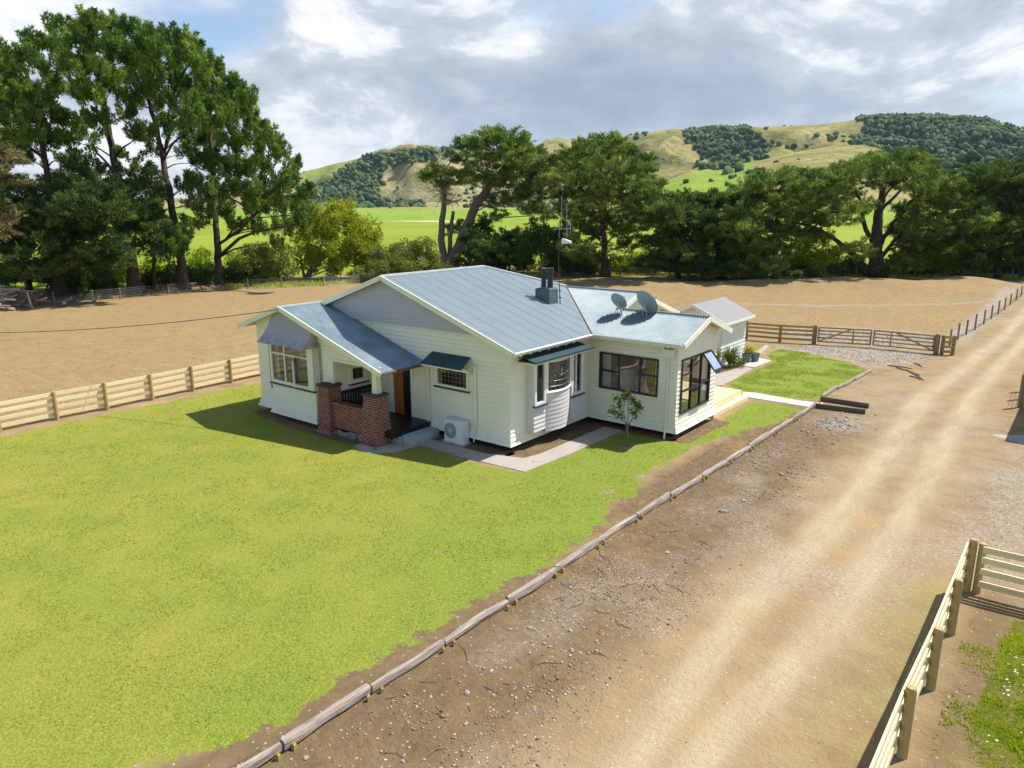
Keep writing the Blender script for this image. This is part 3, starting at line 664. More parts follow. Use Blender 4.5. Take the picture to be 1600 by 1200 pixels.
c = m.mix(m.ramp(m.noise(m.pos(), .35, 4, .7), (.35, .5), (.65, 0.)), c, (.035, .058, .035))
m.bsdf(c, .95, 0, .1, m.bump(m.noise(m.pos(), .5, 4, .7), 1, 2)); M['bush'] = m.m
tag(np_mesh('hill_forest', vv.reshape(-1, 3), (IF[None]+np.arange(n)[:, None, None]*len(IV)).ravel(), 3, M['bush'], {'tint': (np.repeat(RNG.random(n), len(IF)), 'FACE')}), 'dark native bush covering the far hillsides', 'forest', kind='stuff')
# ================================================================== HOUSE
house = empty('house', (-6.1, 4.0, 0), 'cream weatherboard bungalow with grey iron gable roofs and brick porch', 'house')
def part(name, mb, mat, parent=house, **kw): return mb.build(name, M[mat] if isinstance(mat, str) else mat, parent, **kw)
def uspan(poly, z):
    us = []; n = len(poly)
    for i in range(n):
        (u0, z0), (u1, z1) = poly[i], poly[(i+1) % n]
        if abs(z1-z0) < 1e-9:
            if abs(z-z0) < 1e-6: us += [u0, u1]
        elif min(z0, z1)-1e-6 <= z <= max(z0, z1)+1e-6: us.append(u0+(u1-u0)*(z-z0)/(z1-z0))
    return (min(us), max(us)) if us else None
def boards(mb, axis, c, s, poly, openings=(), course=.165, lap=.030, gap=.011, flare=0, fl_h=.55, ext=(0, 0)):
    zs = [p[1] for p in poly]; z0, z1 = min(zs), max(zs)
    def off(z, zc): return flare*max(0, 1-(z-z0)/fl_h)**1.6 + lap*(1-(z-zc)/course)
    def P(u, o, z): return (u, c+s*o, z) if axis == 'x' else (c+s*o, u, z)
    k = 0
    while z0+k*course < z1-1e-6:
        zc = z0+k*course; zt = min(zc+course, z1); k += 1
        ztt = zt; zt = zt-gap if zt < z1-1e-6 else zt
        br = sorted({zc, zt} | {z for z in zs if zc < z < zt} | {z for o in openings for z in o[2:] if zc < z < zt})
        for a, b in zip(br[:-1], br[1:]):
            A = uspan(poly, a+1e-7); B = uspan(poly, b-1e-7)
            if not A or not B: continue
            oa, ob = off(a, zc), off(b, zc)
            cuts = [(A[0]-ext[0]*oa, B[0]-ext[0]*ob)]
            for (u0, u1, oz0, oz1) in sorted(openings):
                if oz0 <= a+1e-6 and oz1 >= b-1e-6: cuts += [(u0, u0), (u1, u1)]
            cuts.append((A[1]+ext[1]*oa, B[1]+ext[1]*ob))
            for i in range(0, len(cuts), 2):
                (l0, l1), (r0, r1) = cuts[i], cuts[i+1]
                if r0-l0 < .01 and r1-l1 < .01: continue
                mb.quad(P(l0, oa, a), P(max(r0, l0), oa, a), P(max(r1, l1), ob, b), P(l1, ob, b))
                if a == zc: mb.quad(P(l0, oa, a), P(max(r0, l0), oa, a), P(max(r0, l0), oa-lap-.03, a+.004), P(l0, oa-lap-.03, a+.004))
ZB = .27
def zr(x): return 6.037-.347*abs(x+6.09)            # main roof
def zw(x): return 4.756-.325*(x+9.98) if x > -9.98 else 4.756-.335*(-9.98-x)   # wing roof
b = MB(); boards(b, 'x', 0, -1, [(-7.15, ZB), (0, ZB), (0, 3.83), (-1.17, 4.24), (-7.15, 4.24)], [(-3.60, -1.92, 2.02, 2.86), (-6.05, -4.95, .3, 2.62)], flare=.10, ext=(0, 1))
boards(b, 'y', 0, 1, [(0, ZB), (5.08, ZB), (5.08, 3.70), (0, 3.70)], [(.96, 4.06, .75, 3.22)], flare=.10, ext=(1, 0))
boards(b, 'y', -12.15, -1, [(-2.1, ZB), (11.8, ZB), (11.8, 3.9), (-2.1, 3.9)], flare=.14, ext=(1, 1))
boards(b, 'x', 11.8, 1, [(-12.15, ZB), (0, ZB), (0, 3.8), (-12.15, 3.8)]); boards(b, 'y', 0, 1, [(8.58, ZB), (11.8, ZB), (11.8, 3.75), (8.58, 3.75)])
boards(b, 'x', 0, -1, [(-10.2, 3.2), (-7.15, 3.2), (-7.15, 4.24), (-10.2, 4.24)])
part('main_wall', b, 'board')
b = MB(); boards(b, 'x', -2.1, -1, [(-12.15, ZB), (-4.36, ZB), (-4.36, zw(-4.36)-.08), (-9.98, 4.68), (-12.15, zw(-12.15)-.08)], [(-7.15, -4.0, -1, 2.90), (-10.7, -8.3, 1.5, 3.35)], flare=.14, ext=(1, 0))
boards(b, 'y', -7.15, 1, [(-2.1, .5), (0, .5), (0, 3.6), (-2.1, 3.6)], [(-1.36, -.46, 1.78, 2.55)])
part('wing_wall', b, 'board')
b = MB(); boards(b, 'x', 5.08, -1, [(0, ZB), (3.94, ZB), (3.94, 3.62), (0, 3.62)], [(.58, 3.18, 1.56, 3.04)], flare=.10, ext=(0, 1))
boards(b, 'y', 3.94, 1, [(5.08, ZB), (8.58, ZB), (8.58, 3.82), (6.83, 4.44), (5.08, 3.82)], [(5.38, 8.0, .93, 3.06)], flare=.12, ext=(1, 1))
boards(b, 'x', 8.58, 1, [(0, ZB), (3.94, ZB), (3.94, 3.7), (0, 3.7)], [(1.2, 3.0, .45, 2.6)])
boards(b, 'y', .05, 1, [(5.4, 4.0), (11.5, 4.0), (8.44, 4.97)])
part('sunroom_wall', b, 'board')
b = MB(); boards(b, 'x', -.11, -1, [(-9.9, 4.26), (-.98, 4.26), (-6.09, 5.93), (-9.9, 4.62)], course=.13, lap=.016, gap=.006)
b.box(-9.9, -.135, 4.18, -.95, -.005, 4.262)
part('gable_panel', b, 'shingle')
# porch lintel, corner trims
b = MB(); b.box(-7.16, -2.16, 2.86, -4.4, -2.04, 2.96); b.box(-7.2, -2.15, .3, -7.10, -2.03, 2.9); part('porch_beam', b, 'barge')
b = MB(); b.quad((-7.15, -2.1, 3.0), (-3.95, -2.1, 2.78), (-3.95, 0, 2.78), (-7.15, 0, 3.0)); part('porch_ceiling', b, 'soffit')
# black boxes standing in for the shade under the floor
b = MB(); b.box(-12.0, .12, .02, -.25, 11.5, .28); b.box(-12.0, -1.9, .02, -7.3, .13, .279); b.box(-.4, 5.3, .02, 3.75, 8.4, .28); part('underfloor_shade', b, 'blackpaint')

# ---- roofs
def corrugated(mb, poly, plane, along, pitch=.10, amp=.012, spp=6, zoff=0, seam=0, seam_h=.006):
    """strips of a sloping sheet: poly = plan polygon, ribs run down the slope"""
    k = 0 if along == 'x' else 1
    smin = min(p[k] for p in poly); smax = max(p[k] for p in poly); n = max(2, int((smax-smin)/pitch*spp))
    prev = None
    for i in range(n+1):
        s = min(max(smin+(smax-smin)*i/n, smin+1e-5), smax-1e-5); ts = []
        for j in range(len(poly)):
            p, q = poly[j], poly[(j+1) % len(poly)]
            if abs(q[k]-p[k]) > 1e-9 and min(p[k], q[k]) <= s <= max(p[k], q[k]): ts.append(p[1-k]+(q[1-k]-p[1-k])*(s-p[k])/(q[k]-p[k]))
        if len(ts) < 2: prev = None; continue
        h = amp*math.sin(2*math.pi*s/pitch)+zoff
        if seam and (s/seam) % 1 < .045: h += seam_h
        a, c = min(ts), max(ts); pts = []
        for t in (a, c):
            x, y = (s, t) if k == 0 else (t, s); pts.append((x, y, plane(x, y)+h))
        if prev: mb.quad(prev[0], pts[0], pts[1], prev[1])
        prev = pts
def flat(mb, poly, plane, zoff): mb.add([(x, y, plane(x, y)+zoff) for x, y in poly], [tuple(range(len(poly)))])
OX, OY = .423, .385
pm_r = lambda x, y: 6.037-.347*(x+6.09); pm_l = lambda x, y: 6.037-.347*(-6.09-x); pm_b = lambda x, y: 6.037-.347*(y-5.73)
pe_f = lambda x, y: 3.775+.347*(y-4.66)+.003; pe_b = lambda x, y: 4.528+.003-.347*(y-6.83)
pw_r = lambda x, y: 4.756-.325*(x+9.98); pw_l = lambda x, y: 4.756-.335*(-9.98-x)
R_main = [(OX, -OY), (OX, 4.66), (-3.33, 8.41), (-3.41, 8.41), (-6.09, 5.73), (-6.09, -OY)]
R_left = [(-6.09, -OY), (-6.09, 5.73), (-12.5, 12.14), (-13.1, 12.14), (-13.1, -OY)]
R_back = [(-6.09, 5.73), (-3.41, 8.41), (.47, 8.41), (.47, 12.2), (-12.56, 12.2)]
R_A = [(OX, 4.66), (.47, 4.66), (.47, 8.41), (-3.33, 8.41)]
R_B = [(.47, 4.66), (4.36, 4.66), (4.36, 6.83), (.47, 6.83)]
R_Bb = [(.30, 6.83), (4.36, 6.83), (4.36, 9.0), (.30, 9.0)]
R_wr = [(-9.98, -2.42), (-4.05, -2.42), (-4.05, -.02), (-9.98, -.02)]
R_wl = [(-13.1, -2.42), (-9.98, -2.42), (-9.98, -.1), (-13.1, -.1)]
main_roof = None
b = MB(); corrugated(b, R_main, pm_r, 'y', .085, .011, 6, seam=.68); corrugated(b, R_left, pm_l, 'y', .10, .008, 4); corrugated(b, R_back, pm_b, 'x', .10, .008, 4)
main_roof = part('roof', b, 'roof')
b = MB(); corrugated(b, R_A, pe_f, 'x', .112, .030, 8); corrugated(b, R_B, pe_f, 'x', .112, .030, 8); corrugated(b, R_Bb, pe_b, 'x', .112, .030, 8)
ext_roof = part('roof', b, 'roof_bright'); ext_roof['label'] = 'bright corrugated iron roof over the sunroom'
b = MB(); corrugated(b, R_wr, pw_r, 'y', .09, .012, 8); corrugated(b, R_wl, pw_l, 'y', .09, .012, 8)
wing_roof = part('roof', b, 'porch_roof'); wing_roof['label'] = 'low corrugated roof sweeping down over the porch'
b = MB()
for P, f in ((R_main, pm_r), (R_left, pm_l), (R_back, pm_b), (R_A, pe_f), (R_B, pe_f), (R_Bb, pe_b), (R_wr, pw_r), (R_wl, pw_l)): flat(b, P, f, -.075)
part('soffit', b, 'soffit')
# ridge caps and valley
def cap(mb, p, q, r=.085): mb.tube([p, q], r, 8)
b = MB(); cap(b, (-6.09, -OY, 6.03), (-6.09, 5.73, 6.03)); cap(b, (-6.09, 5.73, 6.03), (-3.37, 8.41, 5.09)); cap(b, (-6.09, 5.73, 6.03), (-12.5, 12.14, 3.80), .07)
part('ridge_cap', b, 'lead', main_roof)
b = MB(); cap(b, (-3.37, 8.41, 5.075), (.47, 8.41, 5.075), .07); cap(b, (.3, 6.83, 4.53), (4.37, 6.83, 4.53), .075); part('ridge_cap', b, 'roof_bright', ext_roof)
b = MB(); b.tube([(OX, 4.66, 3.79), (-3.35, 8.41, 5.085)], .035, 6); part('valley', b, 'rust', main_roof)
b = MB(); cap(b, (-9.98, -2.42, 4.75), (-9.98, -.1, 4.75), .06); part('ridge_cap', b, 'lead', wing_roof)
# barge boards along the rakes
def barge(mb, pts, w=.19, t=.045, drop=.09):
    for p, q in zip(pts[:-1], pts[1:]): mb.bar((p[0], p[1], p[2]-drop), (q[0], q[1], q[2]-drop), t, w)
b = MB(); barge(b, [(-9.85, -OY-.03, zr(-9.85)+.05), (-6.09, -OY-.03, zr(-6.09)+.05), (OX+.02, -OY-.03, zr(OX)+.05)]); part('barge_board', b, 'barge')
b = MB(); barge(b, [(-13.12, -2.45, zw(-13.12)+.05), (-9.98, -2.45, 4.80), (-4.03, -2.45, zw(-4.03)+.05)]); part('barge_board', b, 'barge')
b = MB(); barge(b, [(4.39, 4.64, pe_f(0, 4.64)+.04), (4.39, 6.83, 4.575), (4.39, 9.02, pe_b(0, 9.02)+.04)]); part('barge_board', b, 'barge')
b = MB(); barge(b, [(.50, 6.5, pe_f(0, 6.5)+.05), (.50, 8.41, 5.13), (.50, 12.2, pm_b(0, 12.2)+.05)]); part('barge_board', b, 'barge')
# fascia, gutters, rafter tails
b = MB(); b.box(OX-.02, -OY, 3.66, OX+.03, 4.64, 3.775); b.box(OX+.03, 4.64-.03, 3.64, 4.36, 4.67-.03, 3.765); part('fascia', b, 'barge')
b = MB(); b.box(-4.06, -2.42, 2.74, -4.01, -.13, 2.80); part('fascia', b, 'barge')
b = MB(); b.tube([(OX+.07, -OY, 3.76), (OX+.07, 4.58, 3.76)], .045, 6); b.tube([(OX+.1, 4.57, 3.755), (4.3, 4.57, 3.755)], .045, 6); part('gutter', b, 'pipe')
b = MB(); b.tube([(-3.985, -2.40, 2.79), (-3.985, -.1, 2.79)], .04, 6); part('gutter', b, 'rust')
for i in range(9): b = MB(); b.box(.02, .15+i*.55, 3.58, OX-.03, .20+i*.55, 3.66); part('rafter_tail', b, 'trim')
for i in range(7): b = MB(); b.box(.35+i*.55, 4.70, 3.58, .40+i*.55, 5.05, 3.65); part('rafter_tail', b, 'trim')

# ---- windows
def P3(axis, c, s, u, o, z): return (u, c+s*o, z) if axis == 'x' else (c+s*o, u, z)
def fbar(mb, axis, c, s, u0, u1, z0, z1, o0, o1):
    p = P3(axis, c, s, u0, o0, z0); q = P3(axis, c, s, u1, o1, z1)
    mb.box(min(p[0], q[0]), min(p[1], q[1]), z0, max(p[0], q[0]), max(p[1], q[1]), z1)
def window(axis, c, s, u0, u1, z0, z1, vert=(), horiz=(), mat='trim', fw=.09, mw=.05, room=.55, sill=True, proud=.07, roommat='darkroom', curt=(), parent=house, name='window', inner=True):
    f = MB()
    fbar(f, axis, c, s, u0, u0+fw, z0, z1, -.05, proud); fbar(f, axis, c, s, u1-fw, u1, z0, z1, -.05, proud)
    fbar(f, axis, c, s, u0+fw, u1-fw, z0, z0+fw, -.05, proud-.003); fbar(f, axis, c, s, u0+fw, u1-fw, z1-fw, z1, -.05, proud-.003)
    for v in vert: fbar(f, axis, c, s, v-mw/2, v+mw/2, z0+fw, z1-fw, -.04, proud-.012)
    for (h, a, bb) in horiz: fbar(f, axis, c, s, a+mw/2 if a > u0+fw else u0+fw, bb-mw/2 if bb < u1-fw else u1-fw, h-mw/2, h+mw/2, -.035, proud-.02)
    w = part(name, f, mat, parent)
    g = MB(); g.quad(*[P3(axis, c, s, u, .01, z) for u, z in ((u0+fw, z0+fw), (u1-fw, z0+fw), (u1-fw, z1-fw), (u0+fw, z1-fw))]); part('pane', g, 'glass', w)
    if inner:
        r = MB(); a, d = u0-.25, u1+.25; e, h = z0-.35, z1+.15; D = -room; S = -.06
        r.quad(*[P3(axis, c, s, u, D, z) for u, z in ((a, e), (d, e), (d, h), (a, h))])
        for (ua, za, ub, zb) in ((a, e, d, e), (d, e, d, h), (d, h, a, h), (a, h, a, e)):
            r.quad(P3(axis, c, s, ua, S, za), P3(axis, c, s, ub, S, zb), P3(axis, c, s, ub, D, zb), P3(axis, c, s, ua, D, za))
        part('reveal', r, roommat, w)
    for (a, d) in curt:
        k = MB(); n = 14
        for i in range(n):
            x0, x1 = a+(d-a)*i/n, a+(d-a)*(i+1)/n; o0, o1 = -.13-.03*(i % 2), -.13-.03*((i+1) % 2)
            k.quad(P3(axis, c, s, x0, o0, z0+.02), P3(axis, c, s, x1, o1, z0+.02), P3(axis, c, s, x1, o1, z1-.02), P3(axis, c, s, x0, o0, z1-.02))
        part('curtain', k, 'curtain', w)
    if sill:
        q = MB(); fbar(q, axis, c, s, u0-.05, u1+.05, z0-.055, z0-.002, -.02, proud+.06); part('sill', q, 'sill', w)
    return w
# front facade window with leadlights
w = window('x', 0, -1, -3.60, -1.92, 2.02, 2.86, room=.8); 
k = MB()
for i in range(1, 8): k.bar((-3.5+i*.185, -.018, 2.11), (-3.5+i*.185, -.018, 2.77), .008, .008, up=(0, 1, 0))
for i in range(1, 4): k.bar((-3.5, -.0185, 2.11+i*.165), (-2.02, -.0185, 2.11+i*.165), .008, .008)
part('leadlight', k, 'galv', w)
# porch side window, front door
window('y', -7.15, 1, -1.36, -.46, 1.78, 2.55, fw=.16, room=.5)
d = MB(); d.box(-5.98, -.03, .52, -5.45, .03, 2.55); dr = part('front_door', d, 'doorwood')
d = MB(); d.box(-5.86, -.05, .72, -5.57, -.031, 1.3); d.box(-5.86, -.05, 1.42, -5.57, -.031, 2.4); part('door_panel', d, 'doorwood', dr)
d = MB(); d.tube([(-5.52, -.03, 1.5), (-5.52, -.10, 1.5)], .03, 8); part('handle', d, 'galv', dr)
d = MB(); d.box(-5.44, -.02, .52, -5.0, .02, 2.55); part('dark_doorway_panel', d, 'blackpaint')  # flat black panel put in for the darkness of the interior
d = MB(); d.box(-6.20, -.07, .5, -6.0, .0, 2.72); d.box(-6.0, -.069, 2.56, -4.85, 0, 2.72); d.box(-4.98, -.07, .5, -4.85, .0, 2.555); part('door_frame', d, 'trim')
# sunroom windows
window('x', 5.08, -1, .58, 3.18, 1.56, 3.04, vert=(1.45, 2.38), horiz=((2.30, .58, 1.45), (2.36, 2.38, 3.18)), mat='joinery', fw=.065, mw=.065, sill=False, inner=False, curt=((.64, 1.02),))
w = window('y', 3.94, 1, 5.38, 8.0, .93, 3.06, vert=(6.28, 7.14), horiz=((2.42, 5.38, 6.28), (1.80, 5.38, 6.28), (1.80, 6.28, 7.14), (1.84, 7.14, 8.0)), mat='joinery', fw=.06, mw=.06, sill=False, inner=False, curt=((7.25, 7.95),))
s_ = MB(); A0, A1 = 7.17, 7.97; z1 = 3.03; ax, az_ = .50, -.62    # top-hung sash swung out
def sq(u, t): return (4.01+ax*t, u, z1+az_*t)
for (p, q) in ((sq(A0, 0), sq(A1, 0)), (sq(A1, 0), sq(A1, 1)), (sq(A1, 1), sq(A0, 1)), (sq(A0, 1), sq(A0, 0))): s_.bar(p, q, .05, .05)
sa = part('open_sash', s_, 'joinery', w)
g = MB(); g.quad(sq(A0+.03, .03), sq(A1-.03, .03), sq(A1-.03, .97), sq(A0+.03, .97)); part('sash_pane', g, 'glass', w)
r = MB(); r.quad((.12, 5.2, .62), (3.85, 5.2, .62), (3.85, 8.5, .62), (.12, 8.5, .62)); part('sunroom_floor', r, 'floorwood')
r = MB(); r.quad((.12, 5.2, .62), (.12, 8.5, .62), (.12, 8.5, 3.5), (.12, 5.2, 3.5)); r.quad((.12, 5.2, 3.5), (3.85, 5.2, 3.5), (3.85, 8.5, 3.5), (.12, 8.5, 3.5))
r.box(.12, 8.46, .62, 1.2, 8.5, 3.5); r.box(3.0, 8.46, .62, 3.85, 8.5, 3.5); r.box(1.2, 8.46, 2.6, 3.0, 8.5, 3.5); r.quad((.12, 5.14, .62), (3.88, 5.14, .62), (3.88, 5.14, 1.5), (.12, 5.14, 1.5)); part('sunroom_lining', r, 'room')
window('x', 8.58, 1, 1.2, 3.0, .62, 2.6, vert=(2.1,), mat='joinery', fw=.06, mw=.06, sill=False, inner=False, name='glass_door')
# ---- bay on the wing front
b = MB(); boards(b, 'x', -2.30, -1, [(-10.98, .2), (-8.08, .2), (-8.08, 1.50), (-10.98, 1.50)], flare=.13, ext=(1, 1)); 
boards(b, 'y', -10.98, -1, [(-2.30, .2), (-2.1, .2), (-2.1, 3.6), (-2.3, 3.6)], flare=.13, ext=(1, 0)); boards(b, 'y', -8.08, 1, [(-2.30, .2), (-2.1, .2), (-2.1, 3.9), (-2.3, 3.9)], flare=.13, ext=(1, 0))
b.box(-10.98, -2.30, 3.30, -8.08, -2.1, 3.6); part('bay_wall', b, 'board')
w = window('x', -2.30, -1, -10.98, -8.08, 1.53, 3.32, vert=(-9.98,), horiz=((2.80, -10.98, -9.98), (2.80, -9.98, -8.08)), fw=.13, mw=.07, room=.8, roommat='room')
f = MB(); fbar(f, 'x', -2.3, -1, -8.45, -8.21, 1.66, 3.19, -.04, .062); part('mullion', f, 'trim', w); f = MB(); fbar(f, 'x', -2.3, -1, -9.42, -9.36, 1.66, 2.77, -.04, .055); part('mullion', f, 'trim', w)
f = MB(); h0 = Vector((-9.36, -2.37, 0)); dv = Vector((.62, -.46, 0))
for (a, c_, z0_, z1_) in ((0, .1, 1.68, 2.74), (.9, 1, 1.68, 2.74)): p = h0+dv*a; q = h0+dv*c_; f.bar((p.x, p.y, (z0_+z1_)/2), (q.x, q.y, (z0_+z1_)/2), .04, z1_-z0_)
for z in (1.71, 2.71): p = h0+dv*.1; q = h0+dv*.9; f.bar((p.x, p.y, z), (q.x, q.y, z), .038, .07)
sa = part('open_casement', f, 'trim', w)
g = MB(); p = h0+dv*.1; q = h0+dv*.9; g.quad((p.x, p.y, 1.74), (q.x, q.y, 1.74), (q.x, q.y, 2.68), (p.x, p.y, 2.68)); part('casement_pane', g, 'glass', w)
# grey shingled skirt hood above it
b = MB(); n = 12; prev = None
for i in range(n+1):
    t = i/n; zt = 4.46-1.16*t; o = .10+.72*t**1.9; row = []
    for j in range(9):
        u = (-10.90-.06*t)+(2.86+.14*t)*j/8
        row.append((u, -2.1-o, min(zt, zw(u)-.17)))
    if prev:
        for j in range(8): b.quad(prev[j], prev[j+1], row[j+1], row[j])
    prev = row
for e in (0, 8):
    for i in range(n):
        t0, t1 = i/n, (i+1)/n
        def q(t): u = (-10.90-.06*t)+(2.86+.14*t)*e/8; return (u, -2.1-(.10+.72*t**1.9), min(4.46-1.16*t, zw(u)-.17))
        a, c_ = q(t0), q(t1); b.quad(a, c_, (c_[0], -2.12, c_[2]), (a[0], -2.12, a[2]))
hood_m = NT('stained_skirt'); p_ = hood_m.pos(); sp_ = hood_m.n('ShaderNodeSeparateXYZ'); hood_m.l(p_, sp_.inputs[0])
_c = hood_m.mix(hood_m.math('MULTIPLY', hood_m.ramp(hood_m.noise(p_, 5, 6, .7), (.42, 0.), (.6, 1.)), hood_m.ramp(hood_m.math('SUBTRACT', sp_.outputs[2], 3.25), (.0, .85), (.45, 0.))), (.44, .42, .45), (.16, .12, .11))
hood_m.bsdf(_c, .85, 0, .2, hood_m.bump(hood_m.noise(hood_m.pos((1, 1, 7)), 4, 3), .3, .02)); part('window_hood', b, hood_m.m)
# hood over the facade window
b = MB(); pl = lambda x, y: 3.32+.52*(y+.02)
corrugated(b, [(-3.80, -.72), (-1.66, -.72), (-1.80, -.02), (-3.76, -.02)], pl, 'x', .09, .010, 6); hd = part('window_hood', b, 'teal')
b = MB(); b.box(-3.72, -.70, 2.90, -1.70, -.66, 2.955); b.bar((-1.78, -.03, 2.70), (-1.72, -.66, 2.93), .04, .07); b.bar((-3.70, -.03, 2.70), (-3.70, -.66, 2.93), .04, .07); part('hood_bracket', b, 'trim', hd)
# ---- bow window on the east wall
def bow(y): return .35+.24*max(0, 1-((y-2.43)/.82)**2)
b = MB(); 
boards(b, 'y', .36, 1, [(.92, .62), (1.62, .62), (1.62, 1.60), (.92, 1.60)], course=.16); boards(b, 'y', .36, 1, [(3.25, .62), (4.10, .62), (4.10, 1.50), (3.25, 1.50)], course=.16)
b.box(-.05, .905, .60, .375, .925, 3.25); b.box(-.05, 4.09, .60, .375, 4.11, 3.25); b.box(.01, .925, .6, .355, 4.09, .63)
ys = [1.62+1.63*i/14 for i in range(15)]
for k_ in range(9):
    z0_, z1_ = .50+k_*.16, .66+k_*.16
    for y0, y1 in zip(ys[:-1], ys[1:]):
        b.quad((bow(y0)+.018, y0, z0_), (bow(y1)+.018, y1, z0_), (bow(y1)+.002, y1, z1_-.006), (bow(y0)+.002, y0, z1_-.006))
        b.quad((bow(y0)+.018, y0, z0_), (bow(y1)+.018, y1, z0_), (bow(y1)-.02, y1, z0_+.003), (bow(y0)-.02, y0, z0_+.003))
b.add([(bow(y), y, .505) for y in ys]+[(.05, 3.25, .505), (.05, 1.62, .505)], [tuple(range(17))])
bay = part('bay_wall', b, 'skirt_pale')
f = MB(); g = MB(); ld = MB()
for z in (1.99, 3.16): f.tube([(bow(y)+.012, y, z) for y in ys], .05, 4)
for y in (1.66, 3.21): f.box(bow(y)-.05, y-.06, 1.94, bow(y)+.06, y+.06, 3.22)
for y0, y1 in zip(ys[:-1], ys[1:]): g.quad((bow(y0), y0, 2.0), (bow(y1), y1, 2.0), (bow(y1), y1, 3.15), (bow(y0), y0, 3.15))
for y in ys[1:-1]: ld.bar((bow(y)+.008, y, 2.03), (bow(y)+.008, y, 3.12), .007, .007, up=(0, 1, 0))
for z in (2.2, 2.4, 2.6, 2.8, 3.0): ld.tube([(bow(y)+.008, y, z) for y in ys], .004, 4)
w = part('bow_window', f, 'trim'); part('pane', g, 'glass', w); part('leadlight', ld, 'galv', w)
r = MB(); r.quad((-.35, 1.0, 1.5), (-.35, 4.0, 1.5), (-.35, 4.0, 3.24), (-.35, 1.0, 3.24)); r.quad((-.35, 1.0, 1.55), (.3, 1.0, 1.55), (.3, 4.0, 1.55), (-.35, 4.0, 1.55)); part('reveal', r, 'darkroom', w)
window('y', .36, 1, .92, 1.60, 1.62, 3.24, fw=.10, inner=False, curt=()); window('y', .36, 1, 3.30, 4.10, 1.52, 3.24, fw=.11, vert=(3.62,), inner=False)
b = MB(); b.add([(0, .45, 3.50), (0, 4.25, 3.50), (.80, 4.25, 3.36), (.80, .45, 3.36)], [(0, 1, 2, 3)]); b.box(.02, .46, 3.30, .78, 4.24, 3.355); b.bar((.80, .44, 3.34), (.80, 4.26, 3.34), .03, .07); part('bay_roof', b, 'teal')
b = MB(); b.box(.02, .48, 3.245, .76, 4.22, 3.297); part('bay_soffit', b, 'trim')
# ---- brick porch
def pillar(x0, y0, x1, y1, t, h):
    b = MB(); v = [(x0, y0, 0), (x1, y0, 0), (x1, y1, 0), (x0, y1, 0), (x0+t, y0+t, h), (x1-t, y0+t, h), (x1-t, y1-t, h), (x0+t, y1-t, h)]
    b.add(v, [(3, 2, 1, 0), (4, 5, 6, 7), (0, 1, 5, 4), (1, 2, 6, 5), (2, 3, 7, 6), (3, 0, 4, 7)]); p = part('brick_pillar', b, 'brick')
    c_ = MB(); c_.box(x0+t-.05, y0+t-.05, h, x1-t+.05, y1-t+.05, h+.10); part('pillar_cap', c_, 'brickcap', p)
pillar(-7.66, -2.62, -6.90, -1.85, .08, 1.86); pillar(-5.14, -2.55, -4.30, -1.72, .11, 1.84)
b = MB(); b.box(-6.93, -2.42, .30, -5.08, -2.12, 1.22); bw = part('porch_wall', b, 'brick'); b = MB(); b.box(-6.88, -2.45, 1.22, -5.06, -2.09, 1.31); part('wall_cap', b, 'brick', bw)
b = MB(); rs = random.Random(3)
for i in range(26):
    x = rs.uniform(-7.0, -5.0); z = rs.uniform(.02, .24); r_ = rs.uniform(.09, .15)
    vs = [(x+p.x*r_*rs.uniform(.85, 1.15), -2.40+p.y*r_*.7, z+p.z*r_*.75) for p in iv1]; b.add(vs, if1)
b.box(-7.72, -2.68, -.02, -6.86, -2.3, .08); part('stone_footing', b, 'fieldstone')
b = MB(); v = [(-4.80, -2.22, 1.94), (-4.54, -2.22, 1.94), (-4.54, -1.96, 1.94), (-4.80, -1.96, 1.94)]; v += [(-4.67+(x+4.67)*.78, -2.09+(y+2.09)*.78, 2.80) for x, y, z in v]
b.add(v, [(3, 2, 1, 0), (4, 5, 6, 7), (0, 1, 5, 4), (1, 2, 6, 5), (2, 3, 7, 6), (3, 0, 4, 7)]); part('porch_post', b, 'board')
b = MB(); b.box(-7.12, -2.10, .30, -3.92, -.02, .52); part('porch_floor', b, 'blackpaint')
b = MB(); b.box(-3.91, -1.62, 0, -3.40, -.14, .33); b.box(-5.0, -1.75, 0, -3.915, -1.64, .30); part('porch_step', b, 'stepstone')
# ---- chimney, pipes
b = MB(); b.box(-2.88, 5.36, 4.55, -2.14, 5.98, 5.28); b.prism([(-2.88, 5.36, 5.28), (-2.14, 5.36, 5.28), (-2.2, 5.40, 5.34), (-2.6, 5.40, 5.36), (-2.82, 5.40, 5.32)], (0, .55, 0)); ch = part('chimney', b, 'chimney', main_roof)
b = MB(); b.lathe((-2.66, 5.66, 5.30), [(.14, 0), (.11, .06), (.11, .70), (.13, .72), (.13, .76)]); b.lathe((-2.34, 5.68, 5.30), [(.15, 0), (.125, .06), (.125, .66), (.15, .68), (.15, .86), (.12, .87)]); part('flue', b, 'pot', main_roof)
b = MB(); b.lathe((-2.66, 5.66, 6.08), [(.02, 0), (.10, .01), (.14, .06), (.02, .10)]); part('flue_cowl', b, 'rust', main_roof)
def pipe(pts, r=.04, name='downpipe', mat='pipe'):
    b = MB(); b.tube(pts, r, 8); return part(name, b, mat)
pipe([(-3.98, -.12, 2.78), (-3.98, -.07, 2.6), (-3.98, -.07, .9), (-3.98, -.16, .38), (-3.98, -.30, .30)])
pipe([(-1.58, -.07, 3.02), (-1.58, -.07, .80)], .055, 'pipe_cover'); pipe([(-1.58, -.09, .80), (-1.60, -.14, .4), (-1.62, -.14, .15)], .03, 'hose')
pipe([(3.60, 5.0, 3.1), (3.60, 5.0, .75), (3.62, 4.92, .30), (3.62, 4.88, .02)])
pipe([(-7.95, -2.2, .45), (-7.95, -2.30, .10)], .03)
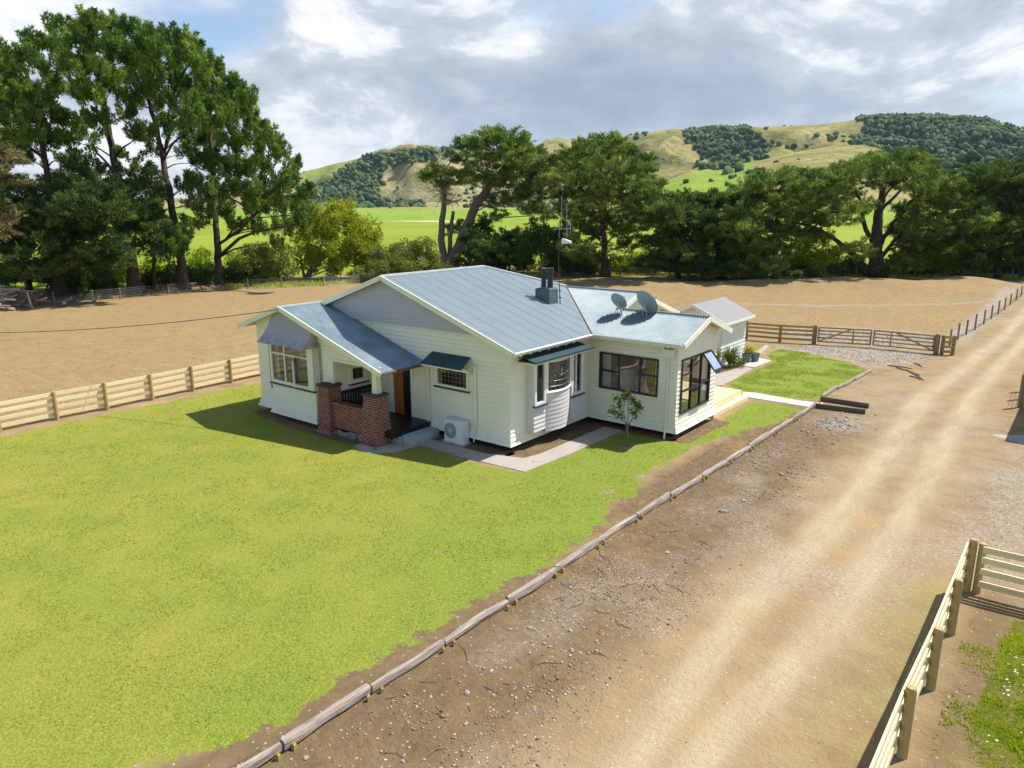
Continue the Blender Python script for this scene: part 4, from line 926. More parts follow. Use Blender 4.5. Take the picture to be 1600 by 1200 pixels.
b = MB(); b.box(3.42, 4.82, 3.22, 3.82, 5.04, 3.50); b.prism([(3.36, 4.84, 3.62), (3.46, 4.84, 3.62), (3.5, 4.84, 3.48), (3.40, 4.84, 3.48)], (0, .12, 0)); part('rainwater_head', b, 'pipe')
# ================================================================== things on and around the house
hp_ = empty('heat_pump', (-2.35, -.28, 0), 'white heat pump outdoor unit beside the front wall', 'heat pump')
b = MB(); b.box(-2.82, -.46, .07, -1.90, -.10, .92); part('casing', b, 'hpwhite', hp_)
b = MB(); b.tube([(-2.51, -.462, .50), (-2.51, -.475, .50)], .30, 24); part('fan_grille', b, 'hpgrille', hp_)
b = MB()
for i in range(7): b.tube([(-2.51+.30*math.cos(i*math.pi/7), -.482, .5+.30*math.sin(i*math.pi/7)), (-2.51-.30*math.cos(i*math.pi/7), -.482, .5-.30*math.sin(i*math.pi/7))], .006, 4)
part('guard', b, 'hpwhite', hp_)
b = MB(); b.box(-2.90, -.50, 0, -1.82, -.06, .07); part('base', b, 'newconcrete', hp_)
b = MB(); b.box(-1.897, -.36, .55, -1.885, -.2, .8); part('valve_cover', b, 'pipe', hp_)
# porch bench
be = empty('bench', (-6.75, -1.0, .52), 'black slatted wooden bench inside the brick porch', 'bench')
b = MB(); b.box(-7.05, -1.85, .92, -6.5, -.15, .97); part('seat', b, 'blackpaint', be)
b = MB(); b.box(-7.08, -1.85, 1.50, -7.02, -.15, 1.60); b.box(-7.08, -1.85, .97, -7.02, -.15, 1.04)
for i in range(13): b.box(-7.07, -1.82+i*.135, 1.04, -7.04, -1.75+i*.135, 1.50)
part('backrest', b, 'blackpaint', be)
for y in (-1.85, -.21):
    b = MB(); b.box(-7.02, y, 1.22, -6.46, y+.06, 1.27); part('armrest', b, 'blackpaint', be)
for x in (-7.06, -6.56):
    for y in (-1.85, -.21):
        b = MB(); b.box(x, y+.001, .52, x+.06, y+.059, 1.22 if x > -7 else 1.5); part('leg', b, 'blackpaint', be)
# satellite dishes
def dish(loc, r, nrm, foot, label):
    t = empty('satellite_dish', foot, label, 'satellite dish', None); n = Vector(nrm).normalized(); c = Vector(loc)
    a = n.cross(Vector((0, 0, 1))).normalized(); u = a.cross(n)
    b = MB(); N = 28; rings = 6; vs = [c-n*(r*.20)]; fs = []
    for i in range(1, rings+1):
        q = i/rings
        for k in range(N): th = 2*math.pi*k/N; vs.append(c+(a*math.cos(th)+u*math.sin(th)*1.08)*r*q-n*(r*.20*(1-q*q)))
    for k in range(N): fs.append((0, 1+(k+1) % N, 1+k))
    for i in range(rings-1):
        for k in range(N): k2 = (k+1) % N; fs.append((1+i*N+k, 1+i*N+k2, 1+(i+1)*N+k2, 1+(i+1)*N+k))
    b.add(vs, fs); part('reflector', b, 'dish', t, smooth=True)
    f = Vector(foot); back = c-n*(r*.24)
    b = MB(); b.tube([f, f+Vector((0, 0, .15)), back], .025, 8); b.tube([f+Vector((-.28, -.12, -.02)), back-Vector((0, 0, .05))], .014, 6); b.tube([f+Vector((.26, -.1, -.02)), back-Vector((0, 0, .05))], .014, 6); part('mount', b, 'galv', t)
    b = MB(); e = c-u*(r*.2)+n*(r*1.05); b.tube([c-u*r*1.05, e], .015, 6); part('feed_arm', b, 'galv', t)
    b = MB(); b.tube([e, e-n*.14], .04, 10); part('receiver', b, 'dish', t)
dish((.60, 6.38, 4.93), .37, (.08, .82, .55), (.80, 6.28, 4.32), 'smaller grey satellite dish beside the roof valley')
dish((1.76, 6.62, 4.96), .52, (.22, .80, .55), (1.62, 6.52, 4.41), 'larger grey satellite dish nearer the end of the sunroom roof')
# television aerial
ae = empty('television_aerial', (-2.05, 6.03, 4.6), 'tall thin television aerial on a mast behind the chimney', 'aerial')
def apx(x, y): return at_depth(x, y, (-2.05, 6.03, 4.6))
b = MB(); b.tube([(-2.05, 6.03, 4.55), apx(872.5, 410), apx(873, 350)], [.022, .017, .013], 8); part('mast', b, 'darksteel', ae)
b = MB(); b.tube([apx(865, 358.5), apx(893, 357)], .014, 6); part('boom', b, 'galv', ae)
for (x, y0, y1) in ((877, 306, 357), (885, 318, 371), (887, 344, 370), (891, 342, 366), (874, 345, 372)):
    b = MB(); b.tube([apx(x+.6, y0), apx(x, y1)], .008, 6); part('element', b, 'galv', ae)
b = MB(); b.tube([apx(868, 315), apx(888, 314.5)], .010, 6); part('crossbar', b, 'darksteel', ae)
b = MB(); q0, q1, q2 = apx(877.5, 372.5), apx(877.5, 381), apx(890.5, 377.5); nb = Vector((.05, .08, 0)); b.prism([q0, q1, apx(890, 380), q2, apx(889, 376.5)], nb); part('panel', b, 'trim', ae)
b = MB(); b.tube([(-2.14, 6.03, 4.9), (-2.0, 6.03, 4.9)], .02, 6); b.tube([(-2.14, 6.03, 5.2), (-2.0, 6.03, 5.2)], .02, 6); part('bracket', b, 'darksteel', ae)
# sunroom table
tb = empty('dining_table', (2.3, 6.7, .62), 'wooden table seen through the tall sunroom window', 'table')
b = MB(); b.box(1.6, 6.0, 1.32, 3.2, 7.4, 1.37); part('tabletop', b, 'deck', tb)
for x in (1.66, 3.06):
    for y in (6.06, 7.26): b = MB(); b.box(x, y, .62, x+.08, y+.08, 1.32); part('leg', b, 'deck', tb)
# overhead service wire from the wing gable
sw = MB(); a = Vector((-9.98, -2.5, 4.66)); e = at_depth(-140, 519, (-34, -14, 4.5)); sw.tube([a.lerp(e, t)-Vector((0, 0, 4*.35*t*(1-t))) for t in [i/16 for i in range(17)]], .016, 5)
tag(sw.build('service_wire', M['darksteel'], None, a), 'dark overhead wire running left from the porch gable', 'wire')
# ================================================================== SHED, DECK, PATHS
shed = empty('garden_shed', (-1.5, 20, 0), 'small white weatherboard shed with lilac grey gable roof behind the house', 'shed')
b = MB(); boards(b, 'y', .10, 1, [(18.4, .05), (21.9, .05), (21.9, 2.62), (18.4, 2.62)], course=.20, ext=(1, 1)); part('side_wall', b, 'shed_board', shed)
b = MB(); boards(b, 'x', 18.4, -1, [(-3.05, .05), (.10, .05), (.10, 2.60), (-1.46, 3.33), (-3.05, 2.60)], course=.20); boards(b, 'x', 21.9, 1, [(-3.05, .05), (.10, .05), (.10, 2.60), (-1.46, 3.33), (-3.05, 2.60)], course=.20); boards(b, 'y', -3.05, -1, [(18.4, .05), (21.9, .05), (21.9, 2.6), (18.4, 2.6)], course=.2); part('end_wall', b, 'shed_board', shed)
b = MB(); pr_ = lambda x, y: 3.44-.47*abs(x+1.46)
corrugated(b, [(-1.46, 18.0), (.46, 18.0), (.46, 22.25), (-1.46, 22.25)], pr_, 'y', .12, .010, 6); corrugated(b, [(-3.40, 18.0), (-1.46, 18.0), (-1.46, 22.25), (-3.40, 22.25)], pr_, 'y', .12, .010, 6)
sr = part('roof', b, 'shed_roof', shed)
b = MB(); flat(b, [(-1.46, 18.0), (.46, 18.0), (.46, 22.25), (-1.46, 22.25)], pr_, -.06); flat(b, [(-3.4, 18.0), (-1.46, 18.0), (-1.46, 22.25), (-3.4, 22.25)], pr_, -.06); part('soffit', b, 'soffit', sr)
b = MB(); barge(b, [(-3.42, 17.98, pr_(-3.42, 0)+.03), (-1.46, 17.98, 3.47), (.48, 17.98, pr_(.48, 0)+.03)], .16); part('barge_board', b, 'trim', shed)
b = MB(); b.box(.44, 18.0, 2.40, .50, 22.25, 2.53); part('fascia', b, 'trim', shed)
dk = empty('deck', (2.0, 10.5, 0), 'new pale timber deck beside the sunroom', 'deck')
b = MB()
for i in range(28): b.box(.15, 8.72+i*.14, .37, 3.62, 8.72+i*.14+.132, .41)
part('decking', b, 'deck', dk)
b = MB(); b.box(3.57, 8.72, .20, 3.615, 12.62, .365); b.box(.15, 12.58, .05, 3.57, 12.62, .365); part('fascia_board', b, 'newpine', dk)
b = MB(); b.box(3.63, 8.75, .0, 3.95, 12.60, .19); part('step', b, 'newpine', dk)
def slab(name, pts, z, mat, lab=None):
    b = MB(); b.prism([(x, y, -.05) for x, y in pts], (0, 0, z+.05)); return tag(b.build(name, M[mat]), kind='structure')
slab('concrete_path', [(-3.35, -1.35), (-2.2, -1.32), (-.8, -1.40), (1.62, -1.26), (1.78, 1.2), (1.80, 4.85), (.98, 4.85), (.92, .6), (.72, -.18), (-.6, -.62), (-3.38, -.60)], .030, 'concrete')
slab('concrete_path', [(-5.1, -3.05), (-4.0, -3.15), (-3.30, -2.5), (-3.25, -1.36), (-3.40, -.58), (-3.9, -1.70), (-4.25, -1.70), (-4.28, -2.58), (-5.1, -2.6)], .026, 'concrete')
slab('garden_path', pix((1112, 583), (1112, 604), (1130, 602), (1150, 592), (1176, 576), (1158, 572), (1142, 579), (1122, 584)), .022, 'concrete')
slab('concrete_pad', pix((1157, 572), (1179, 574.5), (1205, 564), (1177, 558), (1166, 563)), .034, 'newconcrete')
slab('garden_path', pix((1159, 612.5), (1162, 620), (1262, 636), (1284, 636), (1286, 630), (1250, 626.5), (1180, 614)), .020, 'newconcrete')
slab('stepping_path', pix((1172, 558), (1185, 556.5), (1203, 541), (1196, 539)), .02, 'concrete')
# bare soil beds along the walls
def bed(name, P, step=.12):
    xs = [p[0] for p in P]; ys = [p[1] for p in P]
    return sheet(name, np.arange(min(xs), max(xs)+step, step), np.arange(min(ys), max(ys)+step, step), .016, M['earth'], z=False, keep=lambda x, y: poly_sd(P, x, y) > -.01, extra=lambda x, y: {'damp': 1.0+0*x})
bed('garden_bed', [(0, -.62), (.72, -.18), (.92, .6), (.98, 4.85), (1.8, 4.86), (4.1, 4.75), (4.1, 5.1), (0, 5.1)]); bed('garden_bed', [(-3.4, -.60), (-.6, -.62), (.2, -.3), (.2, .1), (-3.4, .1)])
bed('garden_bed', [(-12.4, -2.5), (-10.8, -2.85), (-7.0, -2.95), (-5.1, -2.85), (-5.1, -2.2), (-12.4, -2.0)]); bed('garden_bed', [(3.95, 4.9), (4.6, 5.0), (4.7, 8.6), (3.9, 8.7)]); bed('garden_bed', pix((1121, 584), (1142, 579), (1158, 572), (1150, 566), (1122, 575)))
# ================================================================== KERB LOGS, PEGS, SLEEPERS
kx = lambda y: float(np.interp(y, [-18, -14.5, -8, -2, 3.3, 8, 13.1, 14.6, 17, 22.5], [6.35, 6.35, 6.44, 6.40, 6.60, 6.66, 6.70, 6.55, 6.58, 6.96]))
joints = [G(x, y).y for x, y in ((439, 1173), (577, 1083), (689, 1008), (786, 943), (867, 896), (933, 852), (994, 812), (1046, 779), (1092, 748), (1133, 725), (1167, 702), (1203, 678), (1236, 657), (1273, 633))]
joints = [joints[0]-2.5] + joints
def log(y0, y1, seed, label, grp):
    r = random.Random(seed); n = 10; b = MB(); vs = []; K = 10
    hw, hh = r.uniform(.06, .09), r.uniform(.12, .17); lean = r.uniform(-.05, .05); sag = r.uniform(-.04, .04)
    for i in range(n+1):
        t = i/n; y = y0+.015+(y1-y0-.03)*t; x = kx(y)+sag*math.sin(math.pi*t)+lean*(t-.5)
        for k in range(K):
            a = 2*math.pi*k/K+.3; w = hw*(1+.38*mnoise.noise((seed*3.1+k*.9, t*3.0, 0)))*(1-.25*(abs(t-.5)*2)**6); h = hh*(1+.28*mnoise.noise((seed*1.7, t*2.4, k*.6)))
            sx = math.copysign(abs(math.cos(a))**.7, math.cos(a)); sz = math.copysign(abs(math.sin(a))**.7, math.sin(a))
            vs.append((x+w*sx, y, .02+h*.5+h*.62*sz))
    fs = [(i*K+k, i*K+(k+1) % K, (i+1)*K+(k+1) % K, (i+1)*K+k) for i in range(n) for k in range(K)] + [tuple(range(K-1, -1, -1)), tuple(n*K+k for k in range(K))]
    b.add(vs, fs); o = b.build('kerb_log', M['greylog'], None, (kx(y0), (y0+y1)/2, 0)); tag(o, label, 'log', grp)
LG = 'weathered logs edging the driveway side of the front lawn'
for i, (a, c) in enumerate(zip(joints[:-1], joints[1:])): log(a, c, i+1, 'weathered grey split log in the long edging row between front lawn and driveway', LG)
j2 = [G(1285, 624).y, G(1306, 609).y, G(1333, 595).y, G(1362, 581).y]
for i, (a, c) in enumerate(zip(j2[:-1], j2[1:])): log(a, c, 40+i, 'weathered grey log edging the small lawn nearest the gates', 'weathered logs edging the small gate lawn')
pg0 = None
def peg(x, y):
    global pg0
    if pg0 is None:
        b = MB(); w, h = .03, .15; v = [(-w, -w, 0), (w, -w, 0), (w, w, 0), (-w, w, 0), (-w, -w, h-.02), (w, -w, h-.05), (w, w, h-.05), (-w, w, h-.02), (0, 0, h)]
        b.add(v, [(0, 1, 5, 4), (1, 2, 6, 5), (2, 3, 7, 6), (3, 0, 4, 7), (4, 5, 8), (5, 6, 8), (6, 7, 8), (7, 4, 8)]); pg0 = o = b.build('wooden_peg', M['peg'])
    else: o = pg0.copy(); COL.objects.link(o)
    o.location = (x, y, -.01); o.rotation_euler = (random.uniform(-.08, .08), random.uniform(-.05, .12), random.uniform(-.3, .3))
    tag(o, 'short yellowish stake holding the edging logs of the front lawn', 'stake', 'short wooden stakes holding the edging logs')
for y in joints[1:]: peg(kx(y)+.13, y-.15); peg(kx(y)+.13, y+.15)
def sleeper(p, q, label):
    b = MB(); b.bar((p[0], p[1], .10), (q[0], q[1], .10), .12, .22); tag(b.build('timber_sleeper', M['darklog'], None, (p[0], p[1], 0)), label, 'sleeper', None)
sleeper((6.62, 14.50), (8.66, 14.46), 'dark timber sleeper on the gate lawn side of the entrance path'); sleeper((6.80, 13.10), (8.78, 13.36), 'dark timber sleeper on the house lawn side of the entrance path')
# ================================================================== FENCES
def post(mb, x, y, h, r=.075, square=False, z0=-.05):
    if square: mb.box(x-r, y-r, z0, x+r, y+r, h)
    else: mb.tube([(x, y, z0), (x, y, h-.03), (x, y, h)], [r, r, r*.85], 10)
def rail_fence(label, pts, rails, side, pmat, rmat, h=1.2, pr=.085, rh=.145, rt=.04, square=False, tops=True, name='rail_fence'):
    """posts at pts, rails nailed on the given side (+1 left of travel, -1 right)"""
    t = empty(name, (pts[0][0], pts[0][1], 0), label, 'fence')
    for (x, y) in pts:
        b = MB(); post(b, x, y, h+random.uniform(-.01, .05), pr, square); part('post', b, pmat, t)
    for (a, c) in zip(pts[:-1], pts[1:]):
        d = Vector((c[0]-a[0], c[1]-a[1], 0)).normalized(); nrm = Vector((-d.y, d.x, 0))*side
        for z in rails:
            b = MB(); j = random.uniform(-.008, .008); o = nrm*(pr+rt/2+.002)
            p = Vector((*a, z+j))+o+d*.006; q = Vector((*c, z+random.uniform(-.008, .008)))+o-d*.006
            b.bar(p, q, rt, rh); part('rail', b, rmat, t)
    return t
left_pts = [(-17.62, -15.0), (-17.64, -12.7), (-17.67, -10.43), (-17.75, -8.30), (-17.70, -6.30), (-17.80, -4.24), (-17.92, -2.20), (-18.05, -.08), (-18.2, 2.0), (-18.3, 4.1), (-18.4, 6.2), (-18.5, 8.3)]
rail_fence('new pale timber rail fence between the lawn and the ploughed field', left_pts, (.22, .52, .82, 1.10), 1, 'newpost', 'newpine', 1.22)
rail_fence('new timber rail fence running down the right side of the driveway', [(14.39, -12.3), (14.37, -10.1), (14.36, -7.9), (14.40, -5.68), (14.40, -3.42), (14.39, -1.15)], (.25, .55, .85, 1.12), 1, 'newpost', 'newpine', 1.24)
rail_fence('short cross fence of pale rails leading off right from the corner post', [(14.58, -1.12), (16.9, -1.06), (19.2, -1.0)], (.28, .58, .87, 1.12), -1, 'newpost', 'newpine', 1.2)
gl = [(-2.13, 28.13), (0.01, 28.40), (1.95, 29.05)]
rail_fence('brown timber rail fence between the shed and the double gates', [(-4.3, 27.4)]+gl, (.28, .58, .86, 1.10), -1, 'brownpost', 'brownrail', 1.18, .10)
def gate(a, c, hinge, label):
    a = Vector((*a, 0)); c = Vector((*c, 0)); d = (c-a).normalized(); L = (c-a).length; Z = Vector((0, 0, 1))
    t = empty('timber_gate', a, label, 'gate')
    for s in (.05, L-.05): b = MB(); b.bar(a+d*s+Z*.16, a+d*s+Z*1.14, .06, .10, up=d); part('stile', b, 'brownrail', t)
    nrm = Vector((-d.y, d.x, 0))*-.05
    for z in (.20, .45, .68, .90, 1.10): b = MB(); b.bar(a+d*.0+nrm+Z*z, c+nrm+Z*z, .03, .09); part('rail', b, 'brownrail', t)
    m0, m1 = (.0, .66) if hinge == 'l' else (L, L-.34*L*0-.66*L)
    b = MB(); nb = nrm*1.7
    if hinge == 'l': b.bar(a+d*.08+nb+Z*.22, a+d*(L*.62)+nb+Z*1.08, .03, .10); b2 = L*.66
    else: b.bar(c-d*.08+nb+Z*.22, c-d*(L*.62)+nb+Z*1.08, .03, .10); b2 = L*.30
    part('brace', b, 'brownrail', t)
    b = MB(); b.bar(a+d*b2+nb*1.02+Z*.18, a+d*b2+nb*1.02+Z*1.12, .03, .09, up=d); part('batten', b, 'brownrail', t)
    b = MB(); h = a if hinge == 'l' else c; s = 1 if hinge == 'l' else -1
    for z in (.45, .90): b.bar(h+nb*1.4+Z*z, h+d*.4*s+nb*1.4+Z*z, .012, .04)
    part('hinge', b, 'darksteel', t)
gate((2.16, 29.08), (5.18, 29.93), 'l', 'left brown timber farm gate of the pair with diagonal brace'); gate((5.26, 29.94), (8.66, 30.02), 'r', 'right brown timber farm gate of the pair with diagonal brace')
for (x, y, lab) in ((1.98, 29.05, 'stout brown post hanging the left farm gate'), (8.78, 30.05, 'stout brown post hanging the right farm gate')):
    b = MB(); b.tube([(x, y, -.1), (x, y, 1.18), (x, y, 1.22)], [.14, .14, .12], 12); tag(b.build('gate_post', M['brownpost'], None, (x, y, 0)), lab, 'post')
rail_fence('short piece of brown rail fence right of the double gates', [(9.08, 30.10), (9.62, 30.22)], (.22, .50, .80, 1.08), -1, 'brownpost', 'brownrail', 1.15, .10, square=True)
def wire_fence(label, pts, h=1.15, n=6, r=.06, mat='wirepost', net=False):
    t = empty('wire_fence', (pts[0][0], pts[0][1], 0), label, 'fence')
    zz = [float(ground_z(x, y)) for x, y in pts]
    for (x, y), z in zip(pts, zz): b = MB(); post(b, x, y, z+h*random.uniform(.92, 1.06), r, z0=z-.1); part('post', b, mat, t)
    for k in range(n):
        b = MB(); f = (k+.6)/n; b.tube([(x, y, z+h*f*.95) for (x, y), z in zip(pts, zz)], .009 if not net else .007, 4); part('wire', b, 'wire', t)
    return t
wire_fence('wire fence with slim posts along the far left edge of the driveway', [(9.0, 33.5), (9.05, 36.38), (9.2, 39.0), (9.4, 41.6), (9.55, 45.1), (9.65, 48.7), (9.78, 52.0), (9.9, 55.5), (9.98, 59.2), (10.1, 63.2), (10.2, 66.7), (10.4, 70.5), (10.6, 75)], 1.1, 5)
def dens(P, st):
    out = []
    for a, c in zip(P[:-1], P[1:]):
        n = max(1, round(math.dist(a, c)/st))
        out += [(a[0]+(c[0]-a[0])*i/n, a[1]+(c[1]-a[1])*i/n) for i in range(n)]
    return out+[P[-1]]
wire_fence('wire netting fence in front of the tall pines at left', dens([(-60.6, -6), (-60, 4), (-59.6, 10.6), (-59.2, 13), (-58.2, 22.2), (-55.1, 28.6), (-53.0, 32.7), (-51.8, 37.2)], 4.2), 1.15, 7)
wire_fence('wire netting fence behind the house in front of the middle trees', dens([(-51.8, 37.2), (-36.2, 62.3), (-28.9, 65.4), (-24.9, 66.2), (-20.9, 66.1), (-18.5, 67.0)], 4.0), 1.2, 7)
wire_fence('wire fence on the mound in front of the right hand macrocarpas', dens([(-13.8, 68.4), (-10.4, 74.9), (-7.8, 78.9), (-5.4, 80.7), (-2, 83.3), (1.1, 87.7), (5, 88.4), (7.6, 88.6)], 3.6), 1.25, 5)
b = MB(); t_ = empty('strainer_post', (7.9, 88.0, 0), 'leaning strainer post with diagonal stay near the green tank', 'post'); b.tube([(3.9, 88.0, 0), (4.3, 88.0, 1.6)], .10, 8); part('post', b, 'wirepost', t_); b = MB(); b.tube([(1.9, 87.6, .1), (4.2, 87.95, 1.0)], .06, 6); part('stay', b, 'wirepost', t_)
# posts at the right edge of the driveway with a sagging wire gate
rp = empty('driveway_posts_fence', (13.75, 20, 0), 'dark posts with wires at the right edge of the driveway', 'fence')
for (x, y, h) in ((13.85, 18.63, 1.5), (13.80, 20.4, 1.4), (13.75, 22.21, 1.45)): b = MB(); post(b, x, y, h, .085); part('post', b, 'wirepost', rp)
for z in (.4, .8, 1.2): b = MB(); b.tube([(13.85, 18.63, z), (13.75, 22.21, z)], .008, 4); part('wire', b, 'wire', rp)
rp.name = 'post_and_wire_fence'
# shed standing just right of the picture, throws the shadow on the drive
sb = empty('implement_shed', (17, 18, 0), 'corrugated implement shed just right of the driveway', 'shed')
b = MB(); b.box(15.3, 14.6, 0, 21, 24, 2.9); part('wall', b, 'shed_board', sb); b = MB(); b.prism([(14.86, 14.2, 2.95), (21.4, 14.2, 2.95), (21.4, 14.2, 3.6), (14.86, 14.2, 3.05)], (0, 10.2, 0)); part('roof', b, 'roof', sb)
slab('concrete_pad', [(13.45, 13.35), (13.42, 13.05), (13.9, 12.85), (15.2, 12.2), (15.2, 14.5), (14.6, 13.95), (13.9, 13.55)], .012, 'concrete')
# green water tank
tk = empty('water_tank', (9.6, 91, 0), 'dark green water tank under the trees at the far right edge', 'tank')
b = MB(); b.lathe((9.7, 91.3, 0), [(1.75, 0), (1.78, .3), (1.75, .35), (1.78, .9), (1.75, .95), (1.78, 1.5), (1.75, 1.55), (1.76, 2.15), (1.2, 2.45), (.3, 2.55)], 28); part('barrel', b, 'tank', tk)
b = MB(); b.lathe((9.7, 91.3, 2.54), [(.28, 0), (.3, .08), (.26, .12)], 14); part('lid', b, 'tank', tk)
# ================================================================== STONES, STICKS, LOG PILE
protos = []
for k in range(5):
    r = random.Random(90+k); b = MB(); b.add([(p.x*r.uniform(.65, 1.3), p.y*r.uniform(.5, 1.0), p.z*r.uniform(.4, .8)+.2) for p in iv1], if1); o = b.build('stone', M['stone'], smooth=False); COL.objects.unlink(o); protos.append(o)
def stone(x, y, s, lab, grp):
    o = random.choice(protos).copy(); COL.objects.link(o); o.location = (x, y, float(ground_z(x, y))); o.scale = (s, s, s); o.rotation_euler = (random.uniform(-.2, .2), random.uniform(-.2, .2), random.uniform(0, 6.28)); tag(o, lab, 'stone', grp)
rs = random.Random(5)
for i in range(95):
    x = rs.choice((rs.gauss(8.2, .5), rs.gauss(7.7, .6), rs.uniform(6.8, 9.5))); y = rs.choice((rs.gauss(-8.5, 2.2), rs.gauss(-9.5, 2), rs.uniform(-14, 6)))
    if not 6.75 < x < 9.6: continue
    stone(x, y, rs.uniform(.02, .045) if rs.random() < .88 else rs.uniform(.045, .075), 'loose grey stone lying on the bare strip between edging logs and driveway', 'loose stones on the bare strip')
for i in range(70):
    x, y = 8.35+rs.gauss(-.1, .5), 10.6+rs.gauss(0, 1.1)
    stone(x, y, rs.uniform(.03, .09), 'grey rubble stone in the heap near the entrance sleepers', 'rubble stones by the entrance sleepers')
for (x, y) in ((8.12, -.34), (8.22, -.25), (8.44, 3.79), (8.75, 3.5), (8.3, .9)): stone(x, y, .09, 'larger rounded boulder alone on the bare strip', 'larger boulders on the bare strip')
for i in range(38):
    x, y = rs.uniform(6.75, 9.3), rs.gauss(-7.5, 4.5); L = rs.uniform(.15, .65); a = rs.uniform(0, 6.28); b = MB(); z = float(ground_z(x, y))
    if y > 4 or y < -16: continue
    bend = rs.uniform(-.25, .25)*L
    b.tube([(x-math.cos(a)*L/2, y-math.sin(a)*L/2, z+.012), (x-math.sin(a)*bend, y+math.cos(a)*bend, z+.03), (x+math.cos(a)*L/2, y+math.sin(a)*L/2, z+.012)], [.008, .009, .004], 5)
    tag(b.build('stick', M['stick'], None, (x, y, 0)), 'dry broken stick lying on the bare strip beside the driveway', 'stick', 'dry sticks on the bare strip')
for i, (p, q) in enumerate((((1387, 572), (1426, 577)), ((1418, 580), (1443, 595)), ((1421, 588), (1438, 594)), ((1400, 575), (1437, 587)), ((1428, 568), (1440, 574)))):
    a, c = G(*p), G(*q); b = MB(); b.tube([a+Vector((0, 0, .03)), (a+c)/2+Vector((.05, .06, .05)), c+Vector((0, 0, .03))], [.03, .035, .02], 6); tag(b.build('branch', M['stick'], None, a), 'bare fallen branch on the ground in front of the gates', 'branch', 'fallen branches in front of the gates')
lp = empty('brush_pile', (-59, 3.5, 0), 'heap of grey branches and logs under the trees at far left', 'brush pile'); rs = random.Random(12)
for i in range(70):
    c = Vector((-60+rs.gauss(0, 1.6), 2.5+rs.gauss(0, 3.2), rs.uniform(.2, 2.6))); c.z *= max(.15, 1-abs(c.y-2)/6.5); L = rs.uniform(1.0, 3.2); d = Vector((rs.gauss(0, 1), rs.gauss(0, 1), rs.gauss(0, .45))).normalized()*L/2; r = rs.uniform(.04, .16)
    a, e = c-d, c+d; a.z = max(a.z, .05); e.z = max(e.z, .05); b = MB(); b.tube([a, c+Vector((0, 0, rs.uniform(-.1, .1))), e], [r, r*.9, r*.6], 6); part('branch', b, 'deadwood' if i % 3 else 'stick', lp)
# ================================================================== GARDEN PLANTS
def leafy(name, c, r, h, n, size, mat, parent, seed=0, flat_=.7, sphere=True):
    g = np.random.default_rng(seed); d = g.normal(size=(n, 3)); d /= np.linalg.norm(d, axis=1)[:, None]; rad = g.uniform(.25, 1, n)**.5
    p = d*rad[:, None]*np.array([r, r, h])+np.array(c); return leaves(name, p, d, size, mat, parent, g)
def leaves(name, p, d, size, mat, parent, g, tint=None):
    n = len(p); nr = d+g.normal(0, .6, (n, 3)); nr /= np.linalg.norm(nr, axis=1)[:, None]
    a = np.cross(nr, g.normal(size=(n, 3))); a /= np.linalg.norm(a, axis=1)[:, None]; bb = np.cross(nr, a); s = size*g.uniform(.6, 1.3, n)[:, None]
    V = np.stack([p-a*s, p-bb*s*.45, p+a*s, p+bb*s*.45], 1).reshape(-1, 3)
    T = g.random(n) if tint is None else tint
    return np_mesh(name, V, np.arange(n*4), 4, mat, {'tint': (T, 'FACE')}, parent)
M['leaf_green'] = blade_mat('bright_leaf', ((0., (.035, .085, .015)), (.5, (.09, .18, .025)), (1., (.24, .30, .05))), .3)
st = empty('young_tree', (2.99, 3.28, 0), 'small young tree with slender trunk on the lawn before the sunroom', 'tree')
B0 = Vector((2.99, 3.28, 0)); T0 = at_depth(978, 660, B0)
b = MB(); b.tube([B0, B0.lerp(T0, .5)+Vector((.02, 0, 0)), T0], [.035, .028, .022], 8)
fk = at_depth(981, 675, B0); cr = [at_depth(x, y, B0) for x, y in ((965, 632), (975, 622), (986, 625), (998, 636), (960, 640), (992, 645), (980, 615))]
for q in cr: b.tube([fk+Vector((0, 0, random.uniform(0, .3))), fk.lerp(q, .55)+Vector((random.uniform(-.08, .08), random.uniform(-.1, .1), .05)), q], [.018, .012, .006], 6)
part('trunk', b, 'bark_pale', st)
g = np.random.default_rng(4); P = []; D = []
for q in cr+[at_depth(968, 648, B0), at_depth(1000, 630, B0), at_depth(963, 622, B0)]:
    n = 60; d = g.normal(size=(n, 3)); d /= np.linalg.norm(d, axis=1)[:, None]; P.append(np.array(q)+d*g.uniform(.05, .24, n)[:, None]+np.array([0, g.normal(0, .12), 0])); D.append(d)
leaves('crown', np.concatenate(P), np.concatenate(D), .065, M['leaf_green'], st, g)
def strap_plant(name, c, n, h, label, mat='leaf_green'):
    t = empty(name, c, label, 'plant'); g = random.Random(int(c[1]*10)); b = MB()
    for i in range(n):
        a = g.uniform(0, 6.28); l = h*g.uniform(.6, 1.15); o = l*g.uniform(.25, .75); w = .028; dx, dy = math.cos(a), math.sin(a); pr_v = None
        for k in range(5):
            q = k/4; x, y, z = c[0]+dx*o*q**1.4, c[1]+dy*o*q**1.4, c[2]+l*(q-.45*q**3*(o/l)); ww = w*(1-q)**.6+.002
            v = ((x-dy*ww, y+dx*ww, z), (x+dy*ww, y-dx*ww, z))
            if pr_v: b.quad(pr_v[0], pr_v[1], v[1], v[0])
            pr_v = v
    n_f = len(b.f); me_o = b.build('leaves', M[mat], t); at = me_o.data.attributes.new('tint', 'FLOAT', 'FACE'); at.data.foreach_set('value', np.random.default_rng(1).random(n_f).astype(np.float32)); return t
strap_plant('strappy_bush', (.45, 18.95, .02), 170, 1.35, 'tall strappy green bush against the shed wall')
t = empty('garden_bush', (.75, 19.4, 0), 'low leafy bush beside the strappy plant by the shed', 'plant'); leafy('foliage', (.80, 19.3, .32), .55, .34, 420, .07, M['leaf_green'], t, 21)
